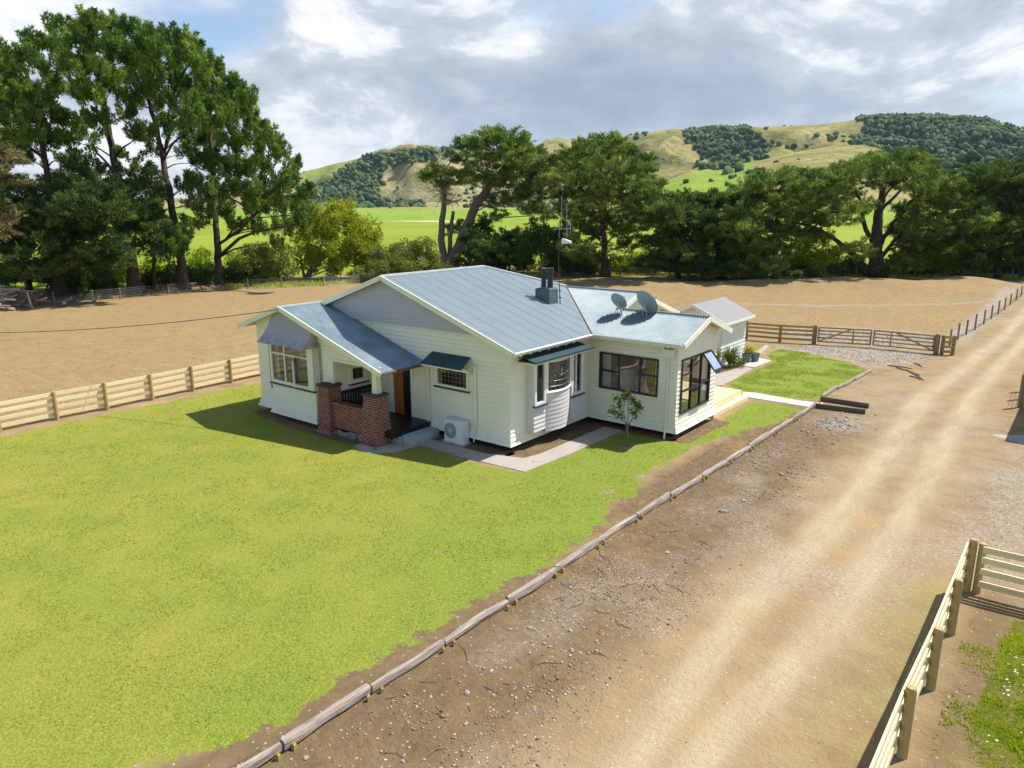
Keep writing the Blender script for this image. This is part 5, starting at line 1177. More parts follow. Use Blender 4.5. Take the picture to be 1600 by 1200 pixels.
def pot(c, r, h, label): 
    b = MB(); b.lathe(c, [(r*.78, 0), (r, h*.92), (r*1.08, h*.93), (r*1.08, h), (r*.9, h), (r*.88, h*.9)], 18); o = b.build('plant_pot', M['potblue'], None, c); return tag(o, label, 'plant pot')
pot((.40, 17.25, 0), .34, .55, 'large blue grey pot behind the sunroom corner'); strap_plant('potted_plant', (.40, 17.25, .5), 60, .95, 'dark leafy plant growing in the large blue grey pot')
pot((.72, 20.75, 0), .26, .52, 'grey blue pot of yellow flowers at the shed corner'); pot((1.02, 21.25, 0), .25, .50, 'second grey blue pot standing on the pale pad')
t = empty('yellow_flowers', (.8, 20.9, .5), 'yellow orange flowering plant in the pot at the shed corner', 'plant'); leafy('foliage', (.78, 20.85, .66), .32, .2, 160, .06, M['leaf_green'], t, 5); g = np.random.default_rng(9); d = g.normal(size=(150, 3)); d /= np.linalg.norm(d, axis=1)[:, None]; d[:, 2] = abs(d[:, 2]); leaves('blossom', d*np.array([.34, .34, .30])+np.array([.8, 20.9, .68]), d, .05, M['flower'], t, g)
# ================================================================== TREES
M['pine_leaf'] = blade_mat('pine_needles', ((0., (.024, .058, .020)), (.35, (.084, .170, .034)), (.75, (.235, .36, .060)), (1., (.46, .52, .11))), 0.28)
M['cyp_leaf'] = blade_mat('cypress_spray', ((0., (.036, .070, .024)), (.4, (.13, .215, .050)), (.8, (.32, .42, .085)), (1., (.56, .52, .17))), 0.25)
M['cyp_dark'] = blade_mat('dark_cypress_spray', ((0., (.024, .052, .024)), (.5, (.084, .150, .046)), (1., (.29, .37, .08))), 0.22)
M['cyp_brown'] = blade_mat('browning_cypress_spray', ((0., (.09, .075, .040)), (.4, (.20, .165, .085)), (.7, (.20, .23, .075)), (1., (.44, .36, .22))), 0.35)
M['willow_leaf'] = blade_mat('yellow_green_leaf', ((0., (.11, .16, .012)), (.4, (.29, .36, .022)), (1., (.55, .56, .06))), 0.4)
M['sage_leaf'] = blade_mat('sage_leaf', ((0., (.08, .11, .022)), (.5, (.20, .25, .045)), (1., (.42, .43, .13))), 0.4)
M['lime_leaf'] = blade_mat('lime_leaf', ((0., (0.112, 0.188, 0.013)), (.5, (0.275, 0.388, 0.025)), (1., (0.525, 0.575, 0.062))), .45)
M['dark_leaf'] = blade_mat('dark_leaf', ((0., (.020, .048, .018)), (.5, (.062, .125, .032)), (1., (.18, .26, .06))), 0.35)
def template(kind, g):
    if kind == 'pine':      # upright brush of needles round a shoot
        n = 135; s = g.uniform(0, 1, n); th = g.uniform(0, 2*np.pi, n); rr_ = .34*(1-s*.72)*g.uniform(.3, 1, n)
        p = np.stack([rr_*np.cos(th), rr_*np.sin(th), s*1.15-.35], 1); d = np.stack([np.cos(th)*.7, np.sin(th)*.7, np.full(n, .75)], 1)+g.normal(0, .25, (n, 3)); L, W = .30, .048
    elif kind == 'cypress':  # flat fan spray, reaching along +Z, plate in the XZ plane
        n = 115; s = g.uniform(0, 1, n)**.8; w = .55*(1-.45*s); x = g.uniform(-1, 1, n)*w
        p = np.stack([x, g.normal(0, .09, n)-.15*s*s, s*1.25-.45], 1); d = np.stack([x*.9, g.normal(0, .35, n), np.full(n, .8)], 1)+g.normal(0, .2, (n, 3)); L, W = .25, .058
    else:
        n = 80; v = g.normal(size=(n, 3)); v /= np.linalg.norm(v, axis=1)[:, None]; p = v*(g.random(n)**.4)[:, None]*.55; d = v+g.normal(0, .6, (n, 3)); L, W = .18, .075
    d /= np.linalg.norm(d, axis=1)[:, None]; a = np.cross(d, g.normal(size=(n, 3))+(np.array((0, 3.2, 0)) if kind == 'cypress' else 0)); a /= np.linalg.norm(a, axis=1)[:, None]
    L = L*g.uniform(.7, 1.3, n)[:, None]; W = W*g.uniform(.7, 1.3, n)[:, None]
    return np.stack([p-a*W, p+a*W, p+d*L], 1)          # n,3,3
def frames(axis, up):
    z = axis/np.linalg.norm(axis, axis=1)[:, None]; x = np.cross(up, z); x /= np.linalg.norm(x, axis=1)[:, None]+1e-9; y = np.cross(z, x)
    return np.stack([x, y, z], -1)                     # columns
VIEWH = Vector((FW.x, FW.y, 0)).normalized()
TREES = []
def tree(name, label, base, trunks, lobes, kind='cypress', leaf='cyp_leaf', bark='bark', group=None, dens=1.0, size=1.0, cat='tree', seed=None, twigs=0, limb=True, up=.55, extra=(), spread=0):
    seed = len(TREES)+11 if seed is None else seed; g = np.random.default_rng(seed); R = random.Random(seed)
    B = Vector(base) if len(base) == 3 else G(*base); depth = (B-CP).dot(FW); k = depth/CAM['f']   # metres per photo pixel
    root = empty(name, B, label, cat, group); TREES.append(root)
    W = lambda x, y, dd=0: at_depth(x, y, B+VIEWH*dd)
    tb = MB(); paths = []
    for pts, r0, r1 in trunks:
        q = [W(*p) for p in pts]; n = len(q); q[0].z = min(q[0].z, -.1) if len(trunks) == 1 else q[0].z
        sm = []
        for i in range(n-1):
            for j in range(4): t = j/4; sm.append(q[i].lerp(q[i+1], t)+Vector((R.gauss(0, .06), R.gauss(0, .06), 0))*(1 if i+j else 0))
        sm.append(q[-1]); N = len(sm)
        tb.tube(sm, [k*(.54 if kind == 'pine' else .62)*(r0+(r1-r0)*(i/(N-1))**.8)*(1+.5*max(0, 1-i/2.2) if pts[0][1] > 400 else 1) for i in range(N)], 10); paths.append((sm, k*r0, k*r1))
    allp = [(p, pa) for pa in paths for p in pa[0]]
    tp = [template(kind, g) for _ in range(6)]; VV = []; TT = []; deadV = None
    for lb in lobes:
        x, y, rx, ry = lb[:4]; dd = lb[4] if len(lb) > 4 and lb[4] is not None else (R.uniform(-1, .55)*spread if spread else R.uniform(-.5, .5)*rx*k*1.3); dn = lb[5] if len(lb) > 5 else 1.0
        y = y+5 if kind == 'pine' else y+2
        c = W(x, y, dd); ax, az_ = (max(rx-3, rx*.75)*k, max(ry-3, ry*.7)*k) if kind == 'pine' else ((rx+2)*k, ry*k)
        n = max(6, int(dens*dn*((ax+.35)*(az_+.35))**.9*(8.8 if kind == 'pine' else 9.0 if kind == 'cypress' else 5.5)/(size*size)))
        v = g.normal(size=(n, 3)); v /= np.linalg.norm(v, axis=1)[:, None]; v[:, 2] = np.where(g.random(n) < .35, np.abs(v[:, 2]), v[:, 2])
        rad = g.uniform(.35, 1.0, n)**.55
        P = v*rad[:, None]; P = P[:, 0:1]*np.array(RT0)*ax + P[:, 1:2]*np.array(VIEWH)*ax*.95 + P[:, 2:3]*np.array((0, 0, 1.))*az_ + np.array(c)
        out = P-np.array(c); out[:, 2] *= ax/max(az_, .1)*.5; out /= np.linalg.norm(out, axis=1)[:, None]+1e-6
        if kind == 'pine': A = out*.45+np.array((0, 0, 1.))*1.0+g.normal(0, .22, (n, 3)); UPV = g.normal(size=(n, 3))
        elif kind == 'cypress': A = out*np.array((1, 1, .35))+np.array((0, 0, up))+g.normal(0, .25, (n, 3)); UPV = np.tile((0, 0, 1.), (n, 1))+g.normal(0, .2, (n, 3))
        else: A = g.normal(size=(n, 3)); UPV = g.normal(size=(n, 3))
        F = frames(A, UPV); S = size*g.uniform(.8, 1.45, n)
        ti = g.integers(0, 6, n); ct = np.clip(g.normal(.5, .17, n), 0, 1)
        for t in range(6):
            m_ = ti == t
            if not m_.any(): continue
            T = tp[t]; w = np.einsum('kij,abj->kabi', F[m_], T)*S[m_][:, None, None, None]+P[m_][:, None, None, :]
            VV.append(w.reshape(-1, 3)); TT.append(np.clip(np.repeat(ct[m_], len(T))+g.normal(0, .16, m_.sum()*len(T)), 0, 1))
        if limb and allp:
            # limb from a trunk point below the lobe, plus twigs into it
            def cost(p): return (p-c).length + (3.0*max(0, p.z-c.z+.2*(p-c).length))
            p0, pa = min(allp, key=lambda q: cost(q[0])); L = (c-p0).length
            if L > .6:
                r = min(pa[1]*.35, .035+.011*L); mid = p0.lerp(c, .5)+Vector((R.gauss(0, .06), R.gauss(0, .06), .07))*L
                tb.tube([p0, p0.lerp(mid, .6)+Vector((0, 0, .03*L)), mid, mid.lerp(c, .6), c], [r, r*.85, r*.65, r*.45, r*.25], 6)
                for i in R.sample(range(n), min(n, 5)):
                    e = Vector(P[i]); s0 = mid.lerp(c, R.uniform(.3, 1)); tb.tube([s0, s0.lerp(e, .5)+Vector((0, 0, .1)), e], [r*.3, r*.2, .015], 4)
    for (p, q, r0) in extra:
        a, e = W(*p), W(*q); m_ = a.lerp(e, .5)+Vector((R.gauss(0, .2), R.gauss(0, .2), R.gauss(0, .2))); tb.tube([a, m_, e], [r0*k, r0*k*.7, r0*k*.35], 6)
    tb.build('trunk', M[bark], root, smooth=True)
    V = np.concatenate(VV); np_mesh('crown', V, np.arange(len(V)), 3, M[leaf], {'tint': (np.concatenate(TT), 'FACE')}, root)
    if twigs:
        db = MB()
        for (x, y, s) in twigs:
            c = W(x, y)
            for i in range(26):
                d = Vector((R.gauss(0, 1), R.gauss(0, 1), R.gauss(.35, .8))).normalized(); L = s*k*R.uniform(.5, 1); e = c+d*L; m_ = c+d*L*.5+Vector((R.gauss(0, .15), R.gauss(0, .15), R.gauss(0, .15)))
                db.tube([c, m_, e], [.07, .045, .015], 4); e2 = m_+Vector((R.gauss(0, 1), R.gauss(0, 1), R.gauss(.2, .8))).normalized()*L*.5; db.tube([m_, e2], [.035, .012], 4)
        db.build('dead_twigs', M['deadwood'], root)
    return root
GP = 'tall pines at the left'
tree('pine_tree', 'leftmost tall pine cut by the left edge of the picture', (95, 461), [([(95, 461), (88, 380), (80, 300), (66, 230), (50, 150), (35, 90)], 15, 4)],
     [(8, 105, 30, 32), (28, 92, 22, 22), (-25, 130, 45, 50), (20, 150, 42, 32), (52, 155, 30, 26), (75, 185, 34, 24), (20, 200, 42, 28), (60, 215, 35, 20), (-20, 210, 40, 40), (105, 215, 26, 13), (35, 245, 38, 15), (100, 245, 18, 9), (80, 122, 14, 14), (10, 290, 40, 16, None, .6), (-30, 270, 40, 30)], 'pine', 'pine_leaf', group=GP, spread=10)
tree('pine_tree', 'tallest pine of the left row, second from the left edge', (213, 458), [([(213, 458), (200, 380), (188, 300), (174, 230), (162, 165), (150, 100), (145, 60)], 17, 4)],
     [(98, 42, 34, 14), (140, 34, 30, 15), (60, 62, 26, 8), (180, 42, 26, 18), (205, 48, 18, 20), (80, 75, 36, 18), (125, 75, 40, 26), (170, 82, 36, 26), (205, 88, 24, 24), (95, 105, 36, 18), (140, 118, 40, 24), (180, 128, 24, 22), (112, 140, 32, 16), (150, 152, 24, 16), (85, 172, 28, 9, None, .7), (122, 188, 30, 11, None, .8), (105, 215, 26, 10, None, .7), (140, 208, 26, 12, None, .8), (200, 175, 22, 12, None, .7), (130, 240, 22, 8, None, .6), (200, 240, 24, 10, None, .7), (215, 210, 18, 10, None, .6), (165, 262, 26, 9, None, .7), (148, 288, 20, 8, None, .7), (188, 300, 22, 10, None, .8), (215, 330, 18, 9), (112, 258, 26, 9, None, .6), (160, 185, 22, 12)], 'pine', 'pine_leaf', group=GP, spread=10)
tree('pine_tree', 'third tall pine from the left with reddish bare trunk', (290, 453), [([(290, 453), (278, 380), (266, 310), (255, 250), (245, 200), (230, 150), (222, 120)], 13, 4), ([(255, 250), (268, 190), (275, 140)], 5, 2)],
     [(238, 62, 24, 18), (262, 58, 26, 15), (292, 68, 22, 18), (222, 92, 26, 20), (255, 90, 34, 22), (290, 95, 28, 22), (312, 95, 16, 24), (228, 125, 30, 20), (262, 125, 34, 24), (298, 130, 24, 26), (238, 158, 28, 16), (290, 165, 24, 20), (300, 195, 18, 18), (205, 150, 18, 12), (240, 232, 22, 10, None, .6), (215, 262, 26, 8, None, .6), (290, 238, 16, 12, None, .7), (232, 328, 22, 13), (250, 340, 18, 14), (225, 352, 20, 10), (285, 360, 16, 16), (275, 385, 20, 12), (226, 205, 22, 12), (302, 215, 20, 12), (316, 250, 18, 14), (282, 290, 18, 10), (250, 302, 20, 10), (305, 285, 14, 12), (316, 165, 16, 18), (262, 195, 22, 14)], 'pine', 'pine_leaf', group=GP, spread=10)
tree('pine_tree', 'rightmost pine of the left row, leaning right with a ragged sloping crown', (343, 444), [([(343, 444), (340, 390), (336, 340), (332, 280), (330, 220), (328, 160), (326, 120)], 11.5, 3), ([(344, 380), (372, 362), (392, 342), (408, 320)], 4.5, 1.5), ([(336, 330), (368, 295), (395, 270), (425, 245)], 3, 1)],
     [(318, 103, 16, 20), (336, 108, 18, 24), (356, 130, 18, 20), (372, 140, 18, 16), (330, 142, 26, 24), (362, 160, 28, 24), (388, 158, 14, 22), (335, 180, 28, 24), (372, 190, 28, 24), (398, 195, 18, 22), (330, 218, 24, 22), (362, 225, 26, 20), (395, 228, 22, 18), (420, 205, 16, 14), (432, 222, 16, 14), (335, 258, 26, 20), (372, 262, 28, 18), (405, 262, 24, 18), (440, 240, 12, 12), (345, 295, 26, 16), (385, 295, 26, 18), (418, 292, 24, 18), (440, 285, 18, 16), (455, 268, 11, 14), (465, 255, 6, 8), (400, 325, 26, 14), (432, 322, 24, 16), (460, 315, 16, 14), (474, 300, 9, 12), (482, 298, 5, 8), (445, 350, 24, 14), (472, 345, 13, 16), (482, 330, 8, 12), (322, 300, 18, 18), (320, 330, 16, 16), (430, 375, 18, 8, None, .7), (352, 330, 20, 12), (375, 348, 22, 10), (410, 355, 20, 10)], 'pine', 'pine_leaf', group=GP, spread=10)
tree('cypress_tree', 'dark spreading cypress under the leftmost pine', (45, 456), [([(45, 456), (42, 400), (35, 330)], 8, 4)], [(20, 300, 40, 22), (60, 310, 40, 25), (0, 340, 40, 30), (45, 350, 50, 30), (80, 355, 40, 30), (10, 395, 40, 28), (60, 400, 45, 28), (-20, 380, 40, 40), (30, 425, 40, 20), (85, 420, 30, 20), (30, 345, 45, 18, -9), (75, 350, 40, 18, -9), (-10, 360, 45, 20, -8)], 'cypress', 'cyp_dark', 'bark', dens=1.1, spread=12)
tree('cypress_tree', 'dark cypress filling the gap beside the tallest pine', (112, 457), [([(112, 457), (112, 400), (115, 320)], 9, 4)], [(130, 268, 24, 12), (105, 290, 36, 18), (145, 290, 34, 18), (165, 305, 24, 18), (95, 325, 40, 24), (145, 325, 40, 24), (178, 335, 24, 22), (110, 360, 45, 26), (160, 365, 40, 26), (115, 400, 40, 26), (170, 395, 28, 22), (140, 420, 30, 18), (105, 435, 28, 14), (165, 418, 20, 8), (100, 335, 45, 18, -9), (150, 330, 40, 18, -9), (125, 300, 40, 16, -8)], 'cypress', 'cyp_dark', 'bark', dens=1.1, spread=12)
tree('cypress_tree', 'dark cypress growing between the second and third pines', (243, 453), [([(243, 453), (240, 400), (232, 330)], 6, 3)], [(222, 272, 24, 12), (205, 295, 26, 16), (235, 295, 28, 16), (215, 325, 28, 20), (200, 350, 20, 18), (240, 360, 26, 14), (262, 375, 26, 14), (222, 385, 30, 14), (255, 395, 22, 10), (300, 350, 14, 14, None, .8), (305, 318, 12, 12, None, .8)], 'cypress', 'cyp_dark', 'bark', spread=6)
tree('cypress_tree', 'nearer cypress with orange tinged branches at the left edge', G(-75, 520), [([(-75, 520), (-70, 400), (-60, 250)], 16, 6)], [(-25, 215, 26, 8), (-18, 235, 34, 10), (-8, 250, 30, 9), (-30, 272, 40, 12), (0, 282, 22, 7), (-30, 320, 30, 14), (-25, 345, 32, 10), (-12, 362, 26, 8), (-70, 260, 45, 60)], 'cypress', 'cyp_brown', 'bark', dens=1.0, up=.15)
tree('willow_tree', 'yellow green spreading willow behind the fence right of the pines', (478, 436), [([(478, 436), (490, 410), (505, 375), (520, 345)], 4, 1.5), ([(480, 434), (505, 405), (535, 385), (560, 370)], 3.5, 1.2), ([(476, 434), (468, 400), (462, 370)], 3, 1)],
     [(512, 328, 24, 14), (540, 326, 18, 14), (500, 350, 32, 20), (535, 352, 34, 22), (565, 358, 24, 18), (488, 375, 30, 20), (525, 382, 36, 22), (562, 385, 28, 22), (580, 370, 12, 14), (505, 410, 32, 18), (545, 412, 34, 20), (478, 402, 20, 18), (580, 410, 18, 18)], 'broad', 'willow_leaf', 'bark_pale', dens=1.5, size=1.15)
for (lab, b_, lobes, leaf) in (('pale sage shrub thicket left of the leaning tree', (645, 436), [(640, 392, 26, 14), (615, 400, 22, 16), (662, 388, 20, 14), (640, 412, 38, 18), (608, 420, 20, 14), (672, 408, 18, 16), (655, 425, 30, 12), (690, 425, 16, 12)], 'sage_leaf'),
        ('olive shrub at the foot of the willow behind the fence', (592, 440), [(588, 400, 14, 14), (590, 420, 18, 16), (575, 428, 16, 12)], 'sage_leaf'),
        ('green bush below the ragged pine behind the fence', (408, 441), [(402, 395, 26, 16), (430, 400, 24, 18), (395, 418, 30, 16), (438, 422, 26, 14), (375, 428, 20, 10), (415, 432, 30, 8)], 'sage_leaf'),
        ('lime green bush glimpsed between the pine trunks', G(165, 445), [(150, 405, 24, 16), (175, 420, 20, 14), (165, 435, 26, 8), (185, 400, 16, 12)], 'lime_leaf'),
        ('lime green bush between the third and fourth pine trunks', G(315, 436), [(312, 405, 18, 18), (318, 425, 20, 10), (250, 425, 20, 12), (235, 440, 20, 8), (370, 410, 16, 14)], 'lime_leaf'),
        ('bright lime bush behind the dense middle macrocarpa', G(905, 428), [(895, 402, 16, 14), (918, 415, 20, 12), (975, 412, 26, 12), (1000, 405, 18, 12), (885, 420, 14, 8), (990, 422, 20, 6)], 'lime_leaf'),
        ('yellow green bush between the big macrocarpa and the right edge trees', G(1480, 431), [(1462, 372, 16, 10), (1485, 368, 16, 10), (1455, 390, 22, 16), (1485, 388, 24, 18), (1508, 395, 16, 14), (1440, 405, 18, 12), (1475, 410, 26, 14), (1505, 412, 16, 10), (1432, 385, 14, 12)], 'lime_leaf'),
        ('yellow green bush under the long left limb of the big macrocarpa', G(1265, 433), [(1255, 385, 20, 14), (1280, 372, 18, 14), (1270, 405, 26, 14), (1240, 405, 16, 14), (1300, 395, 14, 14), (1260, 420, 22, 8)], 'lime_leaf'),
        ('small lime bush left of the hedge of macrocarpas', G(1078, 428), [(1075, 388, 10, 6), (1110, 385, 10, 6), (1060, 410, 14, 8)], 'lime_leaf')):
    tree('bush', lab, b_, [([(lobes[0][0], (G(*b_) and b_[1]) if len(b_) == 2 else 440), (lobes[0][0], lobes[0][1]+6)], 1.5, .8)], lobes, 'broad', leaf, 'bark_pale', dens=1.5, size=1.0, cat='bush')
for (lab, bx, lobes, leaf) in (('dark undergrowth bush at the foot of the flat topped macrocarpa', (1168, 439), [(1150, 425, 26, 10), (1180, 428, 24, 9), (1165, 412, 20, 8)], 'dark_leaf'),
        ('dark undergrowth bush right of the flat topped macrocarpa', (1236, 437), [(1232, 425, 22, 9), (1252, 418, 18, 10), (1262, 428, 14, 6)], 'dark_leaf'),
        ('dark undergrowth bush under the long limb of the big macrocarpa', (1322, 434), [(1310, 420, 22, 11), (1330, 425, 18, 8), (1336, 408, 14, 10)], 'dark_leaf'),
        ('dark undergrowth bush right of the big macrocarpa trunk', (1420, 433), [(1412, 405, 18, 14), (1425, 420, 24, 10), (1440, 424, 16, 7)], 'dark_leaf'),
        ('dark undergrowth bush beside the green tank', (1535, 431), [(1525, 415, 20, 12), (1545, 420, 22, 10), (1570, 415, 20, 12)], 'dark_leaf'),
        ('dark undergrowth bush left of the thick macrocarpa trunk', (900, 431), [(890, 418, 22, 9), (915, 422, 18, 8), (872, 412, 16, 10)], 'dark_leaf'),
        ('dark undergrowth bush right of the thick macrocarpa trunk', (1000, 432), [(985, 415, 18, 8), (1010, 418, 22, 9), (1030, 410, 18, 12)], 'dark_leaf'),
        ('dark undergrowth bush between the second and third pine trunks', (262, 452), [(250, 432, 18, 10), (270, 438, 16, 8), (232, 440, 12, 8)], 'dark_leaf'),
        ('dark undergrowth bush between the third and fourth pine trunks', (318, 447), [(310, 430, 14, 9), (325, 436, 12, 7)], 'dark_leaf'),
        ('dark undergrowth bush just right of the last pine trunk', (375, 443), [(365, 425, 16, 12), (385, 430, 18, 9)], 'dark_leaf'),
        ('dark undergrowth bush beside the brush pile under the pines', (145, 459), [(130, 440, 24, 12), (160, 446, 20, 8), (95, 442, 24, 10)], 'dark_leaf')):
    tree('undergrowth_bush', lab, G(bx[0], bx[1]-3), [([(lobes[0][0], bx[1]-3), (lobes[0][0], lobes[0][1])], 1.2, .6)], lobes, 'broad', leaf, 'bark', dens=1.5, cat='bush', group=None)
tree('conifer_bush', 'dark conical young conifer right of the leaning tree trunk', (752, 428), [([(752, 428), (752, 360)], 2.5, 1)], [(752, 358, 14, 12), (748, 375, 22, 14), (758, 392, 30, 16), (742, 408, 28, 16), (770, 412, 26, 14)], 'cypress', 'dark_leaf', 'bark', dens=1.2, cat='bush', up=.8)
tree('bush', 'second dark conifer bush beside the conical one', (795, 428), [([(795, 428), (795, 370)], 2.5, 1)], [(795, 372, 22, 12), (785, 390, 26, 16), (808, 392, 26, 16), (795, 412, 34, 14)], 'cypress', 'dark_leaf', 'bark', dens=1.2, cat='bush', up=.7)
tree('broadleaf_tree', 'rounded dark leafy tree behind the chimney', (848, 432), [([(848, 432), (846, 400), (842, 370)], 2.5, 1), ([(846, 410), (862, 385)], 1.5, .8)], [(845, 362, 26, 12), (828, 375, 22, 14), (860, 375, 22, 14), (840, 390, 32, 16), (868, 395, 18, 14), (822, 402, 18, 14)], 'broad', 'dark_leaf', 'bark_pale', dens=1.5)
tree('macrocarpa_tree', 'leaning macrocarpa with forked grey trunk and browning crown', (702, 422), [([(702, 422), (718, 385), (732, 350), (745, 318), (765, 290), (790, 262), (800, 240)], 17, 6), ([(698, 422), (690, 385), (690, 345), (694, 310), (693, 290), (690, 272)], 11, 4), ([(700, 420), (704, 380), (706, 345), (708, 330)], 7, 4), ([(694, 412), (684, 402), (677, 395)], 3.5, 2.5)],
     [(760, 214, 30, 9), (790, 210, 30, 9), (728, 222, 18, 8), (815, 222, 20, 10), (765, 232, 40, 12), (800, 235, 36, 14), (740, 248, 30, 10), (830, 240, 20, 12), (780, 255, 42, 14), (820, 262, 30, 16), (690, 268, 24, 7), (672, 276, 14, 6), (725, 275, 30, 12), (700, 285, 20, 6), (755, 280, 26, 10), (795, 285, 34, 14), (835, 290, 22, 14, None, .7), (815, 312, 30, 16, None, .6), (850, 268, 16, 12, None, .5), (790, 315, 28, 12, None, .6), (770, 340, 18, 8, None, .6), (835, 335, 20, 14, None, .5), (715, 358, 14, 7), (730, 362, 10, 5)], 'cypress', 'cyp_leaf', 'bark_grey', dens=1.2, spread=5, twigs=((690, 300, 36), (698, 290, 22), (705, 315, 22)), extra=(((745, 318), (800, 335), 2), ((770, 290), (830, 285), 2.5)))
tree('macrocarpa_tree', 'half bare brownish macrocarpa between leaning tree and dense tree', G(853, 421), [([(853, 421), (850, 360), (845, 300)], 4, 2)], [(852, 252, 20, 12, None, .7), (862, 275, 20, 14, None, .8), (850, 300, 24, 16, None, .7), (870, 260, 12, 12, None, .7), (845, 330, 22, 12, None, .5)], 'cypress', 'cyp_brown', 'bark_grey', dens=.8, twigs=((856, 265, 22), (866, 285, 20)))
tree('macrocarpa_tree', 'dense rounded macrocarpa with thick trunk left of the aerial', (946, 433), [([(946, 433), (944, 395), (942, 350), (940, 300), (938, 250)], 10.5, 4)],
     [(925, 222, 20, 7), (955, 225, 26, 8), (900, 235, 26, 8), (985, 238, 24, 8), (935, 242, 40, 12), (880, 248, 20, 8), (1005, 250, 18, 8), (905, 262, 38, 13), (955, 262, 40, 14), (995, 268, 30, 12), (885, 280, 26, 12), (930, 285, 42, 15), (980, 290, 38, 15), (1018, 288, 14, 8), (905, 308, 38, 14), (955, 312, 42, 15), (1005, 310, 26, 12), (885, 330, 24, 14), (925, 338, 34, 14), (970, 338, 34, 16), (1010, 330, 22, 10), (900, 362, 30, 14), (950, 362, 28, 10), (985, 358, 22, 18, None, .7), (900, 388, 34, 14), (925, 400, 26, 10), (890, 408, 22, 8), (970, 385, 18, 10, None, .7)], 'cypress', 'cyp_leaf', 'bark', dens=1.35, spread=11)
tree('macrocarpa_tree', 'low dark macrocarpa at the left of the tree belt hedge', (1062, 436), [([(1062, 436), (1055, 400), (1060, 350)], 6, 3), ([(1060, 420), (1035, 395)], 3, 2)], [(1040, 312, 26, 9), (1075, 315, 30, 10), (1025, 328, 18, 8), (1055, 335, 42, 15), (1090, 338, 26, 14), (1030, 352, 26, 14), (1070, 365, 42, 18), (1035, 378, 30, 16), (1065, 395, 40, 16), (1030, 405, 26, 12), (1075, 415, 34, 10)], 'cypress', 'cyp_dark', 'bark', dens=1.6, spread=7)
tree('macrocarpa_tree', 'second low dark macrocarpa in the tree belt hedge', (1125, 438), [([(1125, 438), (1120, 400), (1118, 340)], 6, 3)], [(1105, 310, 28, 8), (1135, 318, 22, 9), (1115, 330, 40, 14), (1145, 342, 24, 14), (1110, 358, 40, 18), (1145, 368, 28, 16), (1115, 390, 42, 18), (1150, 400, 28, 16), (1120, 418, 42, 12), (1155, 425, 24, 8), (1095, 425, 24, 8)], 'cypress', 'cyp_dark', 'bark', dens=1.6, spread=7)
tree('macrocarpa_tree', 'flat topped dense macrocarpa left of the biggest tree', (1212, 440), [([(1212, 440), (1210, 400), (1212, 350), (1215, 300)], 8, 3)], [(1205, 276, 28, 7), (1240, 270, 26, 7), (1265, 276, 20, 7), (1175, 290, 26, 8), (1220, 290, 46, 11), (1262, 292, 28, 10), (1155, 305, 18, 7), (1190, 312, 40, 12), (1240, 315, 42, 13), (1278, 310, 16, 10), (1168, 332, 32, 12), (1212, 338, 46, 14), (1258, 338, 30, 14), (1160, 358, 28, 13), (1205, 365, 42, 15), (1245, 362, 30, 10), (1170, 385, 34, 14), (1210, 392, 34, 14), (1178, 410, 32, 12), (1205, 422, 28, 8), (1150, 375, 18, 12)], 'cypress', 'cyp_leaf', 'bark', dens=1.35, spread=6)
tree('macrocarpa_tree', 'biggest macrocarpa with massive trunk and umbrella crown', (1368, 434), [([(1368, 434), (1368, 400), (1370, 365), (1374, 330), (1380, 295), (1390, 270)], 21, 5), ([(1356, 425), (1335, 400), (1310, 378), (1280, 358), (1245, 348)], 9, 3), ([(1364, 380), (1350, 350), (1345, 315), (1335, 290)], 7, 3), ([(1374, 385), (1392, 355), (1415, 325), (1440, 300)], 7, 3), ([(1378, 400), (1400, 372), (1420, 360)], 6, 2), ([(1376, 330), (1405, 300), (1430, 275)], 5, 2)],
     [(1370, 248, 30, 7), (1405, 244, 28, 7), (1340, 258, 28, 7), (1430, 254, 22, 8), (1385, 262, 50, 9), (1320, 270, 26, 8), (1430, 270, 32, 11), (1460, 275, 24, 11), (1355, 278, 40, 7, None, .8), (1305, 285, 24, 9), (1405, 285, 36, 9, None, .8), (1470, 292, 28, 13), (1445, 300, 32, 13), (1310, 302, 34, 12), (1490, 305, 24, 12), (1500, 322, 26, 14), (1525, 328, 16, 10), (1460, 325, 36, 14), (1420, 325, 28, 12), (1300, 325, 34, 13), (1340, 325, 22, 10, None, .8), (1490, 345, 34, 13), (1530, 345, 18, 10), (1440, 350, 34, 14), (1310, 345, 28, 9, None, .8), (1475, 365, 30, 10), (1520, 365, 22, 8), (1410, 362, 22, 10), (1430, 378, 26, 14), (1415, 400, 20, 14), (1340, 390, 18, 12, None, .8), (1405, 418, 24, 12)], 'cypress', 'cyp_leaf', 'bark', dens=1.35, spread=11)
tree('macrocarpa_tree', 'broad macrocarpa at the right edge in front of the wooded hill', (1560, 434), [([(1560, 434), (1562, 390), (1568, 330), (1575, 290)], 9, 4)], [(1545, 262, 26, 7), (1580, 258, 28, 7), (1615, 262, 30, 8), (1535, 278, 26, 8), (1570, 275, 36, 10), (1610, 282, 36, 12), (1540, 298, 24, 10), (1580, 300, 40, 13), (1625, 305, 36, 14), (1560, 325, 32, 13), (1600, 328, 40, 15), (1640, 335, 36, 18), (1550, 350, 32, 13), (1590, 355, 40, 15), (1545, 375, 30, 12), (1585, 382, 40, 14), (1625, 375, 40, 18), (1540, 398, 24, 10), (1580, 402, 36, 10), (1620, 405, 36, 12), (1528, 412, 18, 6, None, .7)], 'cypress', 'cyp_dark', 'bark', dens=1.6, spread=7)
rU = random.Random(44)
